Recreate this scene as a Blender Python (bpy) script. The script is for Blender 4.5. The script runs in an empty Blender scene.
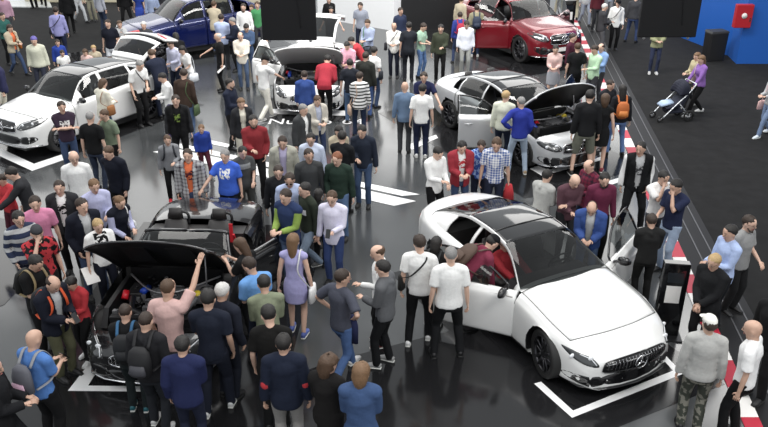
import bpy, bmesh, math, random
import numpy as np
from mathutils import Vector, Matrix
from mathutils.bvhtree import BVHTree

# ---------------------------------------------------------------- camera, world, lights, exposure
scn = bpy.context.scene
col = scn.collection
CAM_H, FPX, PITCH = 6.9, 780.0, math.radians(25.8)
cam_data = bpy.data.cameras.new('camera')
cam_data.sensor_width = 36.0
cam_data.lens = FPX * 36.0 / 768.0
cam_data.clip_end = 400
cam = bpy.data.objects.new('camera', cam_data)
col.objects.link(cam)
cam.location = (0, 0, CAM_H)
cam.rotation_euler = (math.pi / 2 - PITCH, 0, 0)
scn.camera = cam

world = bpy.data.worlds.new('hall_light')
scn.world = world
world.use_nodes = True
bg = world.node_tree.nodes['Background']
bg.inputs[0].default_value = (0.93, 0.97, 1.0, 1)
bg.inputs[1].default_value = 0.75

def area(name, loc, sx, sy, radiance, rot=(0, 0, 0), color=(1, 0.98, 0.95)):
    d = bpy.data.lights.new(name, 'AREA')
    d.shape = 'RECTANGLE'; d.size = sx; d.size_y = sy
    d.energy = radiance * math.pi * sx * sy
    d.color = color
    o = bpy.data.objects.new(name, d); col.objects.link(o)
    o.location = loc; o.rotation_euler = rot
    o['kind'] = 'structure'
    return o
# unseen soft boxes added overhead for floor reflections and soft top light
for i, (x, y, sx, sy, r) in enumerate([(-20, 44, 24, 26, 1.7), (12, 36, 12, 12, 2.6), (14, 58, 26, 16, 2.2), (-3, 62, 12, 30, 2.3),
                                       (-7, 17, 5, 8, 5.2), (1.5, 14, 5, 8, 5.2), (13.5, 27, 4, 8, 5.0), (1, 20, 12, 2, 0), (-1, 0, 6, 4, 6), (7, 2, 5, 4, 14), (-11, 5, 4, 4, 3)]):  # last entries: fill lights added at the front, near the camera
    if r: area('ceiling_softbox', (x, y, 13.0), sx, sy, r)
    else: area('ceiling_softbox', (x, y, 11.5), sx, sy, 24, rot=(math.radians(48), 0, 0))   # added lamp, angled to brighten the back wall
scn.view_settings.view_transform = 'Standard'
scn.view_settings.look = 'None'
scn.view_settings.exposure = 0.15
scn.view_settings.gamma = 1.0
scn.view_settings.use_curve_mapping = False

def ray(px, py):
    u, v = px - 384.0, py - 213.5
    c, s = math.cos(PITCH), math.sin(PITCH)
    return Vector((u, FPX * c - v * s, -FPX * s - v * c))
def at(px, py, z=0.0):
    d = ray(px, py)
    t = (z - CAM_H) / d.z
    return Vector((d.x * t, d.y * t, z))

# ---------------------------------------------------------------- materials
def srgb(h):
    if isinstance(h, str):
        h = h.lstrip('#'); h = [int(h[i:i+2], 16) / 255 for i in (0, 2, 4)]
    return tuple((c / 12.92 if c <= 0.04045 else ((c + 0.055) / 1.055) ** 2.4) for c in h)
PAL = dict(black='141416', char='2b2c30', dgrey='3c3d42', grey='7d7f84', lgrey='aeb0b2', white='e6e6e4', cream='d8d3c0', beige='b5a88c',
           khaki='7d7355', olive='4c4c34', navy='1b2236', dnavy='141826', denim='3d5578', jeans='34486b', ljeans='7c93b3', sky='9db2d6',
           lav='a9a6d0', blue='2350b8', royal='1c3fa0', red='a3182a', bred='c01f2c', maroon='551f30', mauve='5b3a44', pink='dc7fa8',
           lpink='d9b3ac', orange='e0641c', green='2f8a4c', dgreen='22362c', mint='96bda2', sage='6f7f66', lime='84a32c', brown='3d2d24',
           tan='a5744a', purple='7a55a8', dpurple='37283a', azure='3f78c2', camo='454a40', teal='1d5c55', lgreen='aecda4', cambg='6b6e60')
def C(n):
    return srgb(PAL.get(n, n)) if isinstance(n, str) else n
MC = {}
def mat(key, color=None, rough=0.5, metal=0.0, coat=0.0, noise=0.0, scale=8.0, emit=0.0, spec=0.5, bump=0.0, ior=None):
    if key in MC: return MC[key]
    m = bpy.data.materials.new(key); m.use_nodes = True
    nt = m.node_tree; b = nt.nodes['Principled BSDF']
    c = C(color)
    b.inputs['Base Color'].default_value = (*c, 1)
    b.inputs['Roughness'].default_value = rough
    b.inputs['Metallic'].default_value = metal
    b.inputs['Coat Weight'].default_value = coat
    b.inputs['Coat Roughness'].default_value = 0.03
    b.inputs['Specular IOR Level'].default_value = spec
    if ior: b.inputs['IOR'].default_value = ior
    if emit:
        b.inputs['Emission Color'].default_value = (*c, 1); b.inputs['Emission Strength'].default_value = emit
    tc = nt.nodes.new('ShaderNodeTexCoord'); nz = nt.nodes.new('ShaderNodeTexNoise')
    nt.links.new(tc.outputs['Object'], nz.inputs['Vector']); nz.inputs['Scale'].default_value = scale
    mx = nt.nodes.new('ShaderNodeMix'); mx.data_type = 'RGBA'
    nt.links.new(nz.outputs['Fac'], mx.inputs['Factor'])
    k = max(noise, 0.02)
    mx.inputs[6].default_value = (*[v * (1 - k) for v in c], 1); mx.inputs[7].default_value = (*[min(1, v * (1 + k)) for v in c], 1)
    nt.links.new(mx.outputs[2], b.inputs['Base Color'])
    if bump:
        bp = nt.nodes.new('ShaderNodeBump'); bp.inputs['Strength'].default_value = bump; bp.inputs['Distance'].default_value = 0.02
        nt.links.new(nz.outputs['Fac'], bp.inputs['Height']); nt.links.new(bp.outputs[0], b.inputs['Normal'])
    MC[key] = m
    return m
def glass(key, tint=0.35, color=(0.8, 0.85, 0.85)):
    if key in MC: return MC[key]
    m = bpy.data.materials.new(key); m.use_nodes = True
    nt = m.node_tree; nt.nodes.clear()
    out = nt.nodes.new('ShaderNodeOutputMaterial'); mix = nt.nodes.new('ShaderNodeMixShader')
    tr = nt.nodes.new('ShaderNodeBsdfTransparent'); gl = nt.nodes.new('ShaderNodeBsdfGlossy'); fr = nt.nodes.new('ShaderNodeFresnel')
    tr.inputs[0].default_value = (*[c * tint for c in color], 1); gl.inputs['Roughness'].default_value = 0.02
    fr.inputs[0].default_value = 1.5
    nt.links.new(fr.outputs[0], mix.inputs[0]); nt.links.new(tr.outputs[0], mix.inputs[1]); nt.links.new(gl.outputs[0], mix.inputs[2])
    nt.links.new(mix.outputs[0], out.inputs[0])
    MC[key] = m
    return m
def DS(c):
    c = C(c); l = .25 * c[0] + .65 * c[1] + .1 * c[2]
    return tuple(v * .80 + (l * 1.05 + .003) * .20 for v in c)
def cloth(c, pat=None, c2=None):
    """woven cloth; pat = stripes / vstripes / plaid / check / camo / print / floral / flag"""
    key = 'cloth_%s_%s_%s' % (c, pat, c2)
    if key in MC: return MC[key]
    base = DS(c)
    m = mat(key, base, rough=0.85, noise=0.12, scale=30, spec=0.2, bump=0.25)
    if not pat: return m
    nt = m.node_tree; b = nt.nodes['Principled BSDF']; tc = nt.nodes.new('ShaderNodeTexCoord')
    sep = nt.nodes.new('ShaderNodeSeparateXYZ'); nt.links.new(tc.outputs['Object'], sep.inputs[0])
    def M(op, a, b_=None, c_=None):
        n = nt.nodes.new('ShaderNodeMath'); n.operation = op
        for i, v in enumerate((a, b_, c_)):
            if v is None: continue
            if isinstance(v, (int, float)): n.inputs[i].default_value = v
            else: nt.links.new(v, n.inputs[i])
        return n.outputs[0]
    X, Y, Z = sep.outputs
    def band(v, period, duty): return M('LESS_THAN', M('FRACT', M('DIVIDE', M('ADD', v, 10.0), period)), duty)
    def rng(v, lo, hi): return M('MULTIPLY', M('GREATER_THAN', v, lo), M('LESS_THAN', v, hi))
    if pat == 'stripes': f = band(Z, 0.085, 0.38)
    elif pat == 'bstripes': f = band(Z, 0.15, 0.45)
    elif pat in ('plaid', 'check'):
        p = 0.075 if pat == 'plaid' else 0.05
        f = M('MULTIPLY', M('ADD', M('ADD', band(X, p, 0.4), band(Z, p, 0.4)), band(Y, p, 0.4)), 0.36)
    elif pat in ('camo', 'floral'):
        nz = nt.nodes.new('ShaderNodeTexNoise'); nz.inputs['Scale'].default_value = 14 if pat == 'camo' else 18
        nt.links.new(tc.outputs['Object'], nz.inputs['Vector']); f = M('GREATER_THAN', nz.outputs['Fac'], 0.52)
    elif pat == 'print':
        nz = nt.nodes.new('ShaderNodeTexNoise'); nz.inputs['Scale'].default_value = 22
        nt.links.new(tc.outputs['Object'], nz.inputs['Vector'])
        f = M('MULTIPLY', M('MULTIPLY', rng(X, -0.1, 0.1), rng(Z, 1.17, 1.36)), M('MULTIPLY', M('LESS_THAN', Y, -0.02), M('GREATER_THAN', nz.outputs['Fac'], 0.47)))
    elif pat == 'bar':
        f = M('MULTIPLY', M('MULTIPLY', rng(X, -0.12, 0.12), rng(Z, 1.2, 1.3)), M('LESS_THAN', Y, 0.0))
    elif pat == 'sleeveline':
        f = M('GREATER_THAN', M('ABSOLUTE', X), 0.24)
    mx = nt.nodes.new('ShaderNodeMix'); mx.data_type = 'RGBA'
    old = b.inputs['Base Color'].links[0].from_socket
    if hasattr(f, 'node'): nt.links.new(f, mx.inputs['Factor'])
    nt.links.new(old, mx.inputs[6]); mx.inputs[7].default_value = (*DS(c2 or 'white'), 1)
    nt.links.new(mx.outputs[2], b.inputs['Base Color'])
    return m

# ---------------------------------------------------------------- mesh helpers
class MB:
    def __init__(s): s.v = []; s.f = []; s.m = []
    def add(s, vs, fs, mi=0):
        o = len(s.v); s.v += [tuple(v) for v in vs]
        for f in fs: s.f.append(tuple(i + o for i in f)); s.m.append(mi)
    def box(s, c, d, mi=0, rot=None, taper=1.0):
        x, y, z = [v / 2 for v in d]; vs = []
        for k in (-1, 1):
            t = 1.0 if k < 0 else taper
            for a, b in ((-1, -1), (1, -1), (1, 1), (-1, 1)): vs.append(Vector((a * x * t, b * y * t, k * z)))
        if rot is not None: vs = [rot @ v for v in vs]
        s.add([v + Vector(c) for v in vs], [(3, 2, 1, 0), (4, 5, 6, 7), (0, 1, 5, 4), (1, 2, 6, 5), (2, 3, 7, 6), (3, 0, 4, 7)], mi)
    def tube(s, pts, rad, n=10, mi=0, ref=(1, 0, 0), caps=True):
        pts = [Vector(p) for p in pts]; N = len(pts); ref = Vector(ref); vs = []
        for i, p in enumerate(pts):
            d = (pts[min(i + 1, N - 1)] - pts[max(i - 1, 0)])
            d = d.normalized() if d.length > 1e-9 else Vector((0, 0, 1))
            a = ref - d * ref.dot(d)
            if a.length < 1e-3: a = Vector((0, 1, 0)) - d * d.y
            a.normalize(); b = d.cross(a)
            r = rad[i] if isinstance(rad, (list, tuple)) else rad
            ra, rb = r if isinstance(r, (list, tuple)) else (r, r)
            for k in range(n):
                t = 2 * math.pi * k / n
                vs.append(p + a * (ra * math.cos(t)) + b * (rb * math.sin(t)))
        fs = []
        for i in range(N - 1):
            for k in range(n):
                k2 = (k + 1) % n
                fs.append((i * n + k, i * n + k2, (i + 1) * n + k2, (i + 1) * n + k))
        if caps:
            fs.append(tuple(range(n - 1, -1, -1))); fs.append(tuple((N - 1) * n + k for k in range(n)))
        s.add(vs, fs, mi)
    def ball(s, c, r, mi=0, nu=12, nv=8, R=None):
        vs = []; c = Vector(c)
        rx, ry, rz = r if isinstance(r, (tuple, list)) else (r, r, r)
        for j in range(1, nv):
            ph = math.pi * j / nv
            for i in range(nu):
                t = 2 * math.pi * i / nu
                v = Vector((rx * math.sin(ph) * math.cos(t), ry * math.sin(ph) * math.sin(t), rz * math.cos(ph)))
                vs.append(c + (R @ v if R is not None else v))
        top = Vector((0, 0, rz)); bot = Vector((0, 0, -rz))
        vs += [c + (R @ top if R is not None else top), c + (R @ bot if R is not None else bot)]
        fs = []
        for j in range(nv - 2):
            for i in range(nu):
                i2 = (i + 1) % nu
                fs.append((j * nu + i, (j + 1) * nu + i, (j + 1) * nu + i2, j * nu + i2))
        T = (nv - 1) * nu
        for i in range(nu):
            i2 = (i + 1) % nu
            fs.append((T, i, i2)); fs.append((T + 1, (nv - 2) * nu + i2, (nv - 2) * nu + i))
        s.add(vs, fs, mi)
    def lathe(s, prof, n=32, mi=0, M=None):
        """prof: (r, x) points revolved about local X axis"""
        vs = []
        for r, x in prof:
            for k in range(n):
                t = 2 * math.pi * k / n
                v = Vector((x, r * math.cos(t), r * math.sin(t)))
                vs.append(M @ v if M is not None else v)
        fs = []
        for i in range(len(prof) - 1):
            for k in range(n):
                k2 = (k + 1) % n
                fs.append((i * n + k, i * n + k2, (i + 1) * n + k2, (i + 1) * n + k))
        s.add(vs, fs, mi)
    def build(s, name, mats, parent=None, smooth=True, loc=None):
        me = bpy.data.meshes.new(name); me.from_pydata(s.v, [], s.f)
        if not isinstance(mats, (list, tuple)): mats = [mats]
        for m in mats: me.materials.append(m)
        if len(mats) > 1: me.polygons.foreach_set('material_index', s.m)
        me.update()
        bm = bmesh.new(); bm.from_mesh(me); bmesh.ops.recalc_face_normals(bm, faces=bm.faces); bm.to_mesh(me); bm.free()
        if smooth is True: me.shade_smooth()
        elif smooth: 
            me.shade_smooth()
            try: me.set_sharp_from_angle(angle=math.radians(smooth))
            except Exception: pass
        o = bpy.data.objects.new(name, me); col.objects.link(o)
        if parent is not None: o.parent = parent
        if loc is not None: o.location = loc
        return o
def thing(name, label, cat, loc=(0, 0, 0), rz=0.0, group=None):
    o = bpy.data.objects.new(name, None); col.objects.link(o)
    o.empty_display_size = 0.2
    o.location = loc; o.rotation_euler = (0, 0, rz)
    tag(o, label, cat, group)
    return o
def tag(o, label, cat, group=None, kind=None):
    o['label'] = label; o['category'] = cat
    if group: o['group'] = group
    if kind: o['kind'] = kind
    return o
def struct(o, label=None):
    o['kind'] = 'structure'
    if label: o['label'] = label
    return o
def flat(name, pts, z0, z1, m):
    """thin floor slab from a ground polygon"""
    mb = MB(); n = len(pts)
    mb.add([(p[0], p[1], z0) for p in pts] + [(p[0], p[1], z1) for p in pts],
           [tuple(range(n - 1, -1, -1)), tuple(range(n, 2 * n))] + [(i, (i + 1) % n, n + (i + 1) % n, n + i) for i in range(n)])
    return mb.build(name, m, smooth=False)
def bevel(o, w=0.01, seg=2):
    md = o.modifiers.new('bevel', 'BEVEL'); md.width = w; md.segments = seg; md.limit_method = 'ANGLE'
    return o
def text_mesh(name, body, size, loc, rot, m, parent=None, extrude=0.002):
    cu = bpy.data.curves.new(name, 'FONT'); cu.body = body; cu.size = size; cu.extrude = extrude; cu.align_x = 'CENTER'; cu.align_y = 'CENTER'
    cu.materials.append(m)
    o = bpy.data.objects.new(name, cu); col.objects.link(o)
    o.location = loc; o.rotation_euler = rot
    if parent is not None: o.parent = parent
    return o

# ---------------------------------------------------------------- the setting
def floor_mat(key, color, rough, noise, spec=0.5, coat=0.0, rv=0.06):
    m = mat(key, color, rough=rough, noise=noise, scale=0.6, spec=spec, coat=coat)
    nt = m.node_tree; b = nt.nodes['Principled BSDF']
    tc = nt.nodes.new('ShaderNodeTexCoord'); nz = nt.nodes.new('ShaderNodeTexNoise'); nz.inputs['Scale'].default_value = 1.3; nz.inputs['Detail'].default_value = 6
    mr = nt.nodes.new('ShaderNodeMapRange'); mr.inputs[3].default_value = max(0, rough - rv); mr.inputs[4].default_value = rough + rv
    nt.links.new(tc.outputs['Object'], nz.inputs['Vector']); nt.links.new(nz.outputs['Fac'], mr.inputs[0]); nt.links.new(mr.outputs[0], b.inputs['Roughness'])
    return m
M_FLOOR = floor_mat('polished_grey_floor', (0.055, 0.058, 0.06), 0.16, 0.15, spec=0.75)
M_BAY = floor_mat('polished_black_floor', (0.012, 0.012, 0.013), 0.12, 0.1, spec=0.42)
M_LINE = mat('white_floor_paint', 'e9e9e9', rough=0.35, noise=0.03)
M_CARPET = mat('black_carpet', (0.0155, 0.0155, 0.016), rough=0.95, noise=0.35, scale=3.0, spec=0.15, bump=0.3)
M_STRIP = mat('black_edge_strip', (0.006, 0.006, 0.007), rough=0.6, noise=0.2, scale=2, spec=0.3)
M_TRIM = mat('dull_metal_trim', (0.10, 0.10, 0.105), rough=0.45, metal=0.5)
M_RED = mat('red_kerb_paint', 'b0243a', rough=0.5, noise=0.06)
M_KWHITE = mat('white_kerb_paint', 'e2e0dd', rough=0.5, noise=0.05)
M_LGREY = mat('light_grey_floor', 'b9bcbc', rough=0.3, noise=0.05)

big = MB(); big.box((0, 26, -0.1), (70, 64, 0.2))
struct(big.build('floor', M_FLOOR, smooth=False))
def line2(p, q, x0=None):
    p, q = at(*p), at(*q); return p, q
def on_line(a, b, y): t = (y - a.y) / (b.y - a.y); return Vector((a.x + t * (b.x - a.x), y, 0))
KL = (at(576, 35), at(729, 386)); KR = (at(590, 49), at(732, 357)); CE = (at(698, 215), at(719.5, 250))
# carpet of the public aisle on the right
Y0, Y1 = 4.0, 55.0
def edge_pts(a, b, ya, yb): return [on_line(a, b, ya), on_line(a, b, yb)]
# make all edges parallel to the kerb's outer line
kd = (at(590, 49) - at(701, 292)).normalized()
def par(pt): p = at(*pt); return (p, p + kd)
KRl = par((701, 292)); KLl = par((687, 292)); CEl = par((708, 232)); LA = par((696, 249)); LB = par((702, 236))
e0, e1 = edge_pts(*CEl, Y0, Y1)
struct(flat('floor_aisle_carpet', [e0, (30, Y0, 0), (34, Y1, 0), e1], -0.002, 0.006, M_CARPET))
s0, s1 = edge_pts(*KRl, Y0, Y1)
struct(flat('trim_1', [s0, e0, e1, s1], -0.002, 0.010, M_STRIP))
for i, ln in enumerate((LA, LB)):
    a, b = edge_pts(*ln, Y0, Y1)
    struct(flat('trim_%d' % (i + 2), [a, a + Vector((0.022, 0, 0)), b + Vector((0.022, 0, 0)), b], 0.0, 0.016, M_TRIM))
kb = MB(); n = 0; seg = 0.62
y = Y0
start = at(693, 275).y
y = start - seg * 24
while y < 45:
    a0, a1 = on_line(*KLl, y), on_line(*KLl, y + seg - 0.002); b0, b1 = on_line(*KRl, y), on_line(*KRl, y + seg - 0.002)
    vs = [(p.x, p.y, z) for z in (0, 0.014) for p in (a0, b0, b1, a1)]
    kb.add(vs, [(3, 2, 1, 0), (4, 5, 6, 7), (0, 1, 5, 4), (1, 2, 6, 5), (2, 3, 7, 6), (3, 0, 4, 7)], n % 2)
    y += seg; n += 1
struct(kb.build('trim_4', [M_KWHITE, M_RED], smooth=False), 'red and white striped kerb along the stand')
# black carpet on the far left aisle and the white stand beyond it
P = lambda *a: [at(x, y) for x, y in a]
struct(flat('floor_left_carpet', [at(-80, 132), at(2, 132), at(60, 78), at(150, 50), at(246, 28), at(262, 2), at(250, -60), at(-80, -60)], -0.002, 0.004, M_CARPET))
struct(flat('floor_white_stand', P((-90, 7), (52, 8), (22, -60), (-150, -60)), 0.0, 0.05, M_LGREY))
# black floor areas: car bays with white bracket lines, then areas without a car
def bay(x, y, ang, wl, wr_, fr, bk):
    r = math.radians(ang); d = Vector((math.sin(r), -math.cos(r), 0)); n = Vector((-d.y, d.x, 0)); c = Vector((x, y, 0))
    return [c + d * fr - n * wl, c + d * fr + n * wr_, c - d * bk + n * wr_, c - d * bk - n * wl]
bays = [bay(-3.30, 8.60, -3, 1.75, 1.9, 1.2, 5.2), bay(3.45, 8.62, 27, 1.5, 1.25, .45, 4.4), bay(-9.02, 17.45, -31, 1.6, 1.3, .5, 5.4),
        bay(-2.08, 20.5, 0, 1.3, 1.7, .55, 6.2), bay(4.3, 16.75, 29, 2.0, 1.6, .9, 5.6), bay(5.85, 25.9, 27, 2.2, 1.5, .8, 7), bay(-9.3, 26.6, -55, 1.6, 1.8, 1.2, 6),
        P((330, 362), (500, 318), (570, 440), (150, 440), (240, 395)),  # black floor area between the roadster and the coupe
        P((-60, 205), (18, 222), (46, 262), (4, 305), (-60, 330))]  # black floor area at the left edge, no car
for i, b in enumerate(bays): struct(flat('floor_black_%d' % (i + 1), b, -0.002, 0.003 + 0.0004 * i, M_BAY))
lines = [P((534, 384), (572, 418), (683, 374), (660, 350), (657, 353), (673, 371), (573, 411), (541, 382)),
         P((93, 359), (68, 391), (180, 392), (180, 387), (88, 386), (98, 370)),
         P((-20, 147), (32, 171), (75, 156), (73, 151), (34, 164), (-16, 141)),
         P((270, 109), (350, 111), (350, 116), (270, 114)),
         P((530, 169), (542, 176), (602, 160), (601, 157), (548, 170), (538, 166)),
         P((0, 152), (14, 158), (36, 200), (4, 200)),
         P((408, 145), (436, 135), (438, 138), (412, 150)),
         P((596, 185), (635, 173), (636, 176), (600, 189))]
tr = 5
for i, b in enumerate(lines[:5] + lines[6:]):
    struct(flat('trim_%d' % tr, b, 0.0, 0.007, M_LINE), 'white floor marking'); tr += 1
# broad band of parallel white stripes crossing the walkway
for k, (p, q, w) in enumerate((((165, 145), (402, 196), .24), ((153, 152), (394, 206), .42), ((196, 141), (300, 163), .2))):
    A, B = at(*p), at(*q); d = (B - A).normalized(); nrm = Vector((-d.y, d.x, 0)) * w
    struct(flat('trim_%d' % tr, [A, B, B + nrm + d * .3, A + nrm + d * .3], 0.0, 0.008 + 0.0005 * k, M_LINE), 'white stripe across the walkway'); tr += 1
for s_, x_ in (('Nuovo', 300), ('64', 353)):
    t_ = text_mesh('trim_%d' % tr, s_, .62, at(x_, 122) + Vector((0, 0, .010)), (0, 0, 0), M_LINE); struct(t_, 'white floor lettering'); tr += 1

# ---------------------------------------------------------------- cars
M_TYRE = mat('tyre_rubber', (0.012, 0.012, 0.012), rough=0.7)
M_RIM = mat('dark_alloy', (0.05, 0.05, 0.055), rough=0.3, metal=0.8)
M_RIMS = mat('silver_alloy', (0.35, 0.35, 0.37), rough=0.3, metal=0.9)
M_BLK = mat('black_plastic', (0.010, 0.010, 0.011), rough=0.45)
M_GBLK = mat('gloss_black', (0.006, 0.006, 0.007), rough=0.06, coat=0.5)
M_CHR = mat('chrome', (0.7, 0.7, 0.72), rough=0.12, metal=1.0)
M_ALU = mat('engine_aluminium', (0.3, 0.3, 0.31), rough=0.4, metal=0.7)
M_LAMP = mat('headlamp_glass', (0.05, 0.053, 0.056), rough=0.05, coat=1.0, metal=0.3)
M_LED = mat('lamp_reflector', (0.8, 0.82, 0.85), rough=0.15)
M_TAIL = mat('tail_lamp_red', (0.45, 0.01, 0.02), rough=0.1, coat=1.0)
M_SEAT = mat('dark_leather', (0.022, 0.02, 0.02), rough=0.5)
M_REDLEATHER = mat('red_leather', (0.25, 0.02, 0.03), rough=0.5)
G_TINT = glass('tinted_glass', 0.42)
G_DARK = glass('dark_tinted_glass', 0.12)

def interp(tab, s):
    xs = [a for a, _ in tab]; ys = [b for _, b in tab]
    n = len(xs)
    if s <= xs[0]: return ys[0]
    if s >= xs[-1]: return ys[-1]
    h = [xs[i + 1] - xs[i] for i in range(n - 1)]; dl = [(ys[i + 1] - ys[i]) / h[i] for i in range(n - 1)]
    m = [dl[0]] + [0 if dl[i - 1] * dl[i] <= 0 else 2 * dl[i - 1] * dl[i] / (dl[i - 1] + dl[i]) for i in range(1, n - 1)] + [dl[-1]]
    i = max(k for k in range(n - 1) if xs[k] <= s)
    t = (s - xs[i]) / h[i]
    return ((1 + 2 * t) * (1 - t) ** 2) * ys[i] + t * (1 - t) ** 2 * h[i] * m[i] + t * t * (3 - 2 * t) * ys[i + 1] + t * t * (t - 1) * h[i] * m[i + 1]

def cr(pts, n):
    """catmull-rom resample each span into n"""
    P_ = [Vector(p) for p in pts]; out = []
    for i in range(len(P_) - 1):
        p0 = P_[max(i - 1, 0)]; p1 = P_[i]; p2 = P_[i + 1]; p3 = P_[min(i + 2, len(P_) - 1)]
        for k in range(n):
            t = k / n
            out.append(0.5 * ((2 * p1) + (p2 - p0) * t + (2 * p0 - 5 * p1 + 4 * p2 - p3) * t * t + (3 * p1 - p0 - 3 * p2 + p3) * t ** 3))
    out.append(P_[-1]); return out

NV = 3   # sub-steps per profile span
def grid_mesh(G, keep, flip=False):
    """G[i][j] points; keep(i,j)->bool for face; returns MB"""
    mb = MB(); idx = {}
    def vid(i, j):
        if (i, j) not in idx:
            idx[(i, j)] = len(mb.v); mb.v.append(tuple(G[i][j]))
        return idx[(i, j)]
    for i in range(len(G) - 1):
        for j in range(len(G[0]) - 1):
            if keep(i, j):
                mb.f.append((vid(i, j), vid(i + 1, j), vid(i + 1, j + 1), vid(i, j + 1))); mb.m.append(0)
    return mb

def solid(o, t, off=-1, inner=None):
    md = o.modifiers.new('thickness', 'SOLIDIFY'); md.thickness = t; md.offset = off
    if inner is not None:
        o.data.materials.append(inner); md.material_offset = 1; md.material_offset_rim = 0
    return o

def raw(name, mb, m, parent, angle=35):
    me = bpy.data.meshes.new(name); me.from_pydata(mb.v, [], mb.f)
    me.materials.append(m); me.update(); me.shade_smooth()
    o = bpy.data.objects.new(name, me); col.objects.link(o); o.parent = parent
    return o

def rot_about(o, pivot, axis, ang):
    """swing a part on its hinge (keeps the mesh in car coordinates)"""
    R = Matrix.Translation(pivot) @ Matrix.Rotation(ang, 4, axis) @ Matrix.Translation(-Vector(pivot))
    o.data.transform(R)

def patch(name, pts, axis, bvh, L, m, parent, off=0.008, rings=3, depth=0.03):
    """a shaped piece laid on the bodywork: outline pts are (x,z) seen from the front/rear or (s,z) seen from a side"""
    n = len(pts); cx = sum(p[0] for p in pts) / n; cz = sum(p[1] for p in pts) / n
    mb = MB(); vs = []
    def cast(u, w):
        if axis == 'front': o_, d_ = Vector((u, -L, w)), Vector((0, 1, 0))
        elif axis == 'rear': o_, d_ = Vector((u, L, w)), Vector((0, -1, 0))
        elif axis == 'right': o_, d_ = Vector((3, u - L / 2, w)), Vector((-1, 0, 0))
        elif axis == 'left': o_, d_ = Vector((-3, u - L / 2, w)), Vector((1, 0, 0))
        else: o_, d_ = Vector((u, w - L / 2, 3)), Vector((0, 0, -1))
        h = bvh.ray_cast(o_, d_)
        return (h[0] - d_ * off, d_) if h[0] is not None else (None, d_)
    ok = True
    for r in range(rings + 1):
        f = r / rings
        for p in pts:
            q, d_ = cast(cx + (p[0] - cx) * f, cz + (p[1] - cz) * f)
            if q is None:
                q = vs[-n] if len(vs) >= n else (vs[-1] if vs else Vector((0, 0, 0)))
            vs.append(q)
            if r == 0 : pass
    vs += [v + d_ * depth for v in vs[rings * n:]]
    fs = []
    for r in range(rings + 1):
        for k in range(n):
            k2 = (k + 1) % n
            if r == 0: fs.append((k, n + k, n + k2)) if False else None
            fs.append((r * n + k, r * n + k2, (r + 1) * n + k2, (r + 1) * n + k))
    fs = [f for f in fs if f]
    fs[:n] = [(0, n + k, n + (k + 1) % n) for k in range(n)]
    mb.add(vs, fs)
    return mb.build(name, m, parent)

def smooth_loop(pts, n=4):
    N = len(pts); out = []
    for i in range(N):
        p0, p1, p2, p3 = [Vector(pts[(i + k - 1) % N]) for k in range(4)]
        for k in range(n):
            t = k / n
            out.append(tuple(0.5 * ((2 * p1) + (p2 - p0) * t + (2 * p0 - 5 * p1 + 4 * p2 - p3) * t * t + (3 * p1 - p0 - 3 * p2 + p3) * t ** 3)))
    return out

def wheel(parent, x, y, r, w, side, rim_mat, spokes=5, steer=0.0):
    tread = [(r * 0.74, -w * .42), (r * .9, -w * .5), (r * .97, -w * .46), (r, -w * .36), (r, w * .36), (r * .97, w * .46), (r * .9, w * .5), (r * .74, w * .42)]
    mb = MB(); mb.lathe([(a, b) for a, b in tread], 40)
    t = mb.build('wheel', M_TYRE, parent); t.location = (x, y, r); t.rotation_euler = (0, 0, steer)
    rb = MB(); s = side
    rb.lathe([(r * .76, -w * .4 * s), (r * .76, w * .44 * s), (r * .71, w * .45 * s), (r * .69, w * .3 * s), (r * .66, -w * .3 * s)], 40)
    for k in range(spokes):
        for dd in (-0.13, 0.13):
            a = 2 * math.pi * k / spokes
            R = Matrix.Rotation(a, 3, 'X')
            c0 = R @ Vector((w * .36 * s, dd * r * .55, r * .14)); c1 = R @ Vector((w * .40 * s, dd * r * 1.25, r * .71))
            rb.tube([c0, c1], [(.016, .022), (.014, .016)], n=6)
    rb.lathe([(0.0, w * .40 * s), (r * .17, w * .40 * s), (r * .19, w * .3 * s)], 20)
    rim = rb.build('rim', rim_mat, t)
    db = MB(); db.lathe([(0.02, w * .1 * s), (r * .5, w * .1 * s), (r * .5, w * .02 * s), (0.02, w * .02 * s)], 32)
    db.build('brake_disc', M_ALU, t)
    return t

def seat(parent, x, y, z, m, face=-1, w=0.5):
    mb = MB()
    mb.tube([(x, y + face * .28, z + .30), (x, y + face * .1, z + .30), (x, y - face * .15, z + .27)], [(w * .42, .07), (w * .5, .08), (w * .48, .09)], n=12)
    mb.tube([(x, y - face * .16, z + .28), (x, y - face * .24, z + .5), (x, y - face * .33, z + .84)], [(w * .48, .08), (w * .52, .08), (w * .36, .05)], n=12)
    st = mb.build('seat', m, parent)
    hb = MB(); hb.tube([(x, y - face * .33, z + .86), (x, y - face * .35, z + 1.04)], [(.13, .05), (.11, .04)], n=12)
    hb.build('headrest', m, st)
    return st

def star_badge(parent, c, R_, r, m):
    """three-pointed star in a ring"""
    mb = MB()
    ring = [Vector((r * math.cos(t * math.pi / 12), 0, r * math.sin(t * math.pi / 12))) for t in range(25)]
    mb.tube([Vector(c) + R_ @ p for p in ring], r * 0.09, n=6, caps=False)
    for k in range(3):
        a = math.pi / 2 + k * 2 * math.pi / 3
        tip = Vector((r * math.cos(a), 0, r * math.sin(a)))
        mb.tube([Vector(c), Vector(c) + R_ @ tip], [r * .17, r * .03], n=6)
    return mb.build('badge', m, parent)

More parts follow.
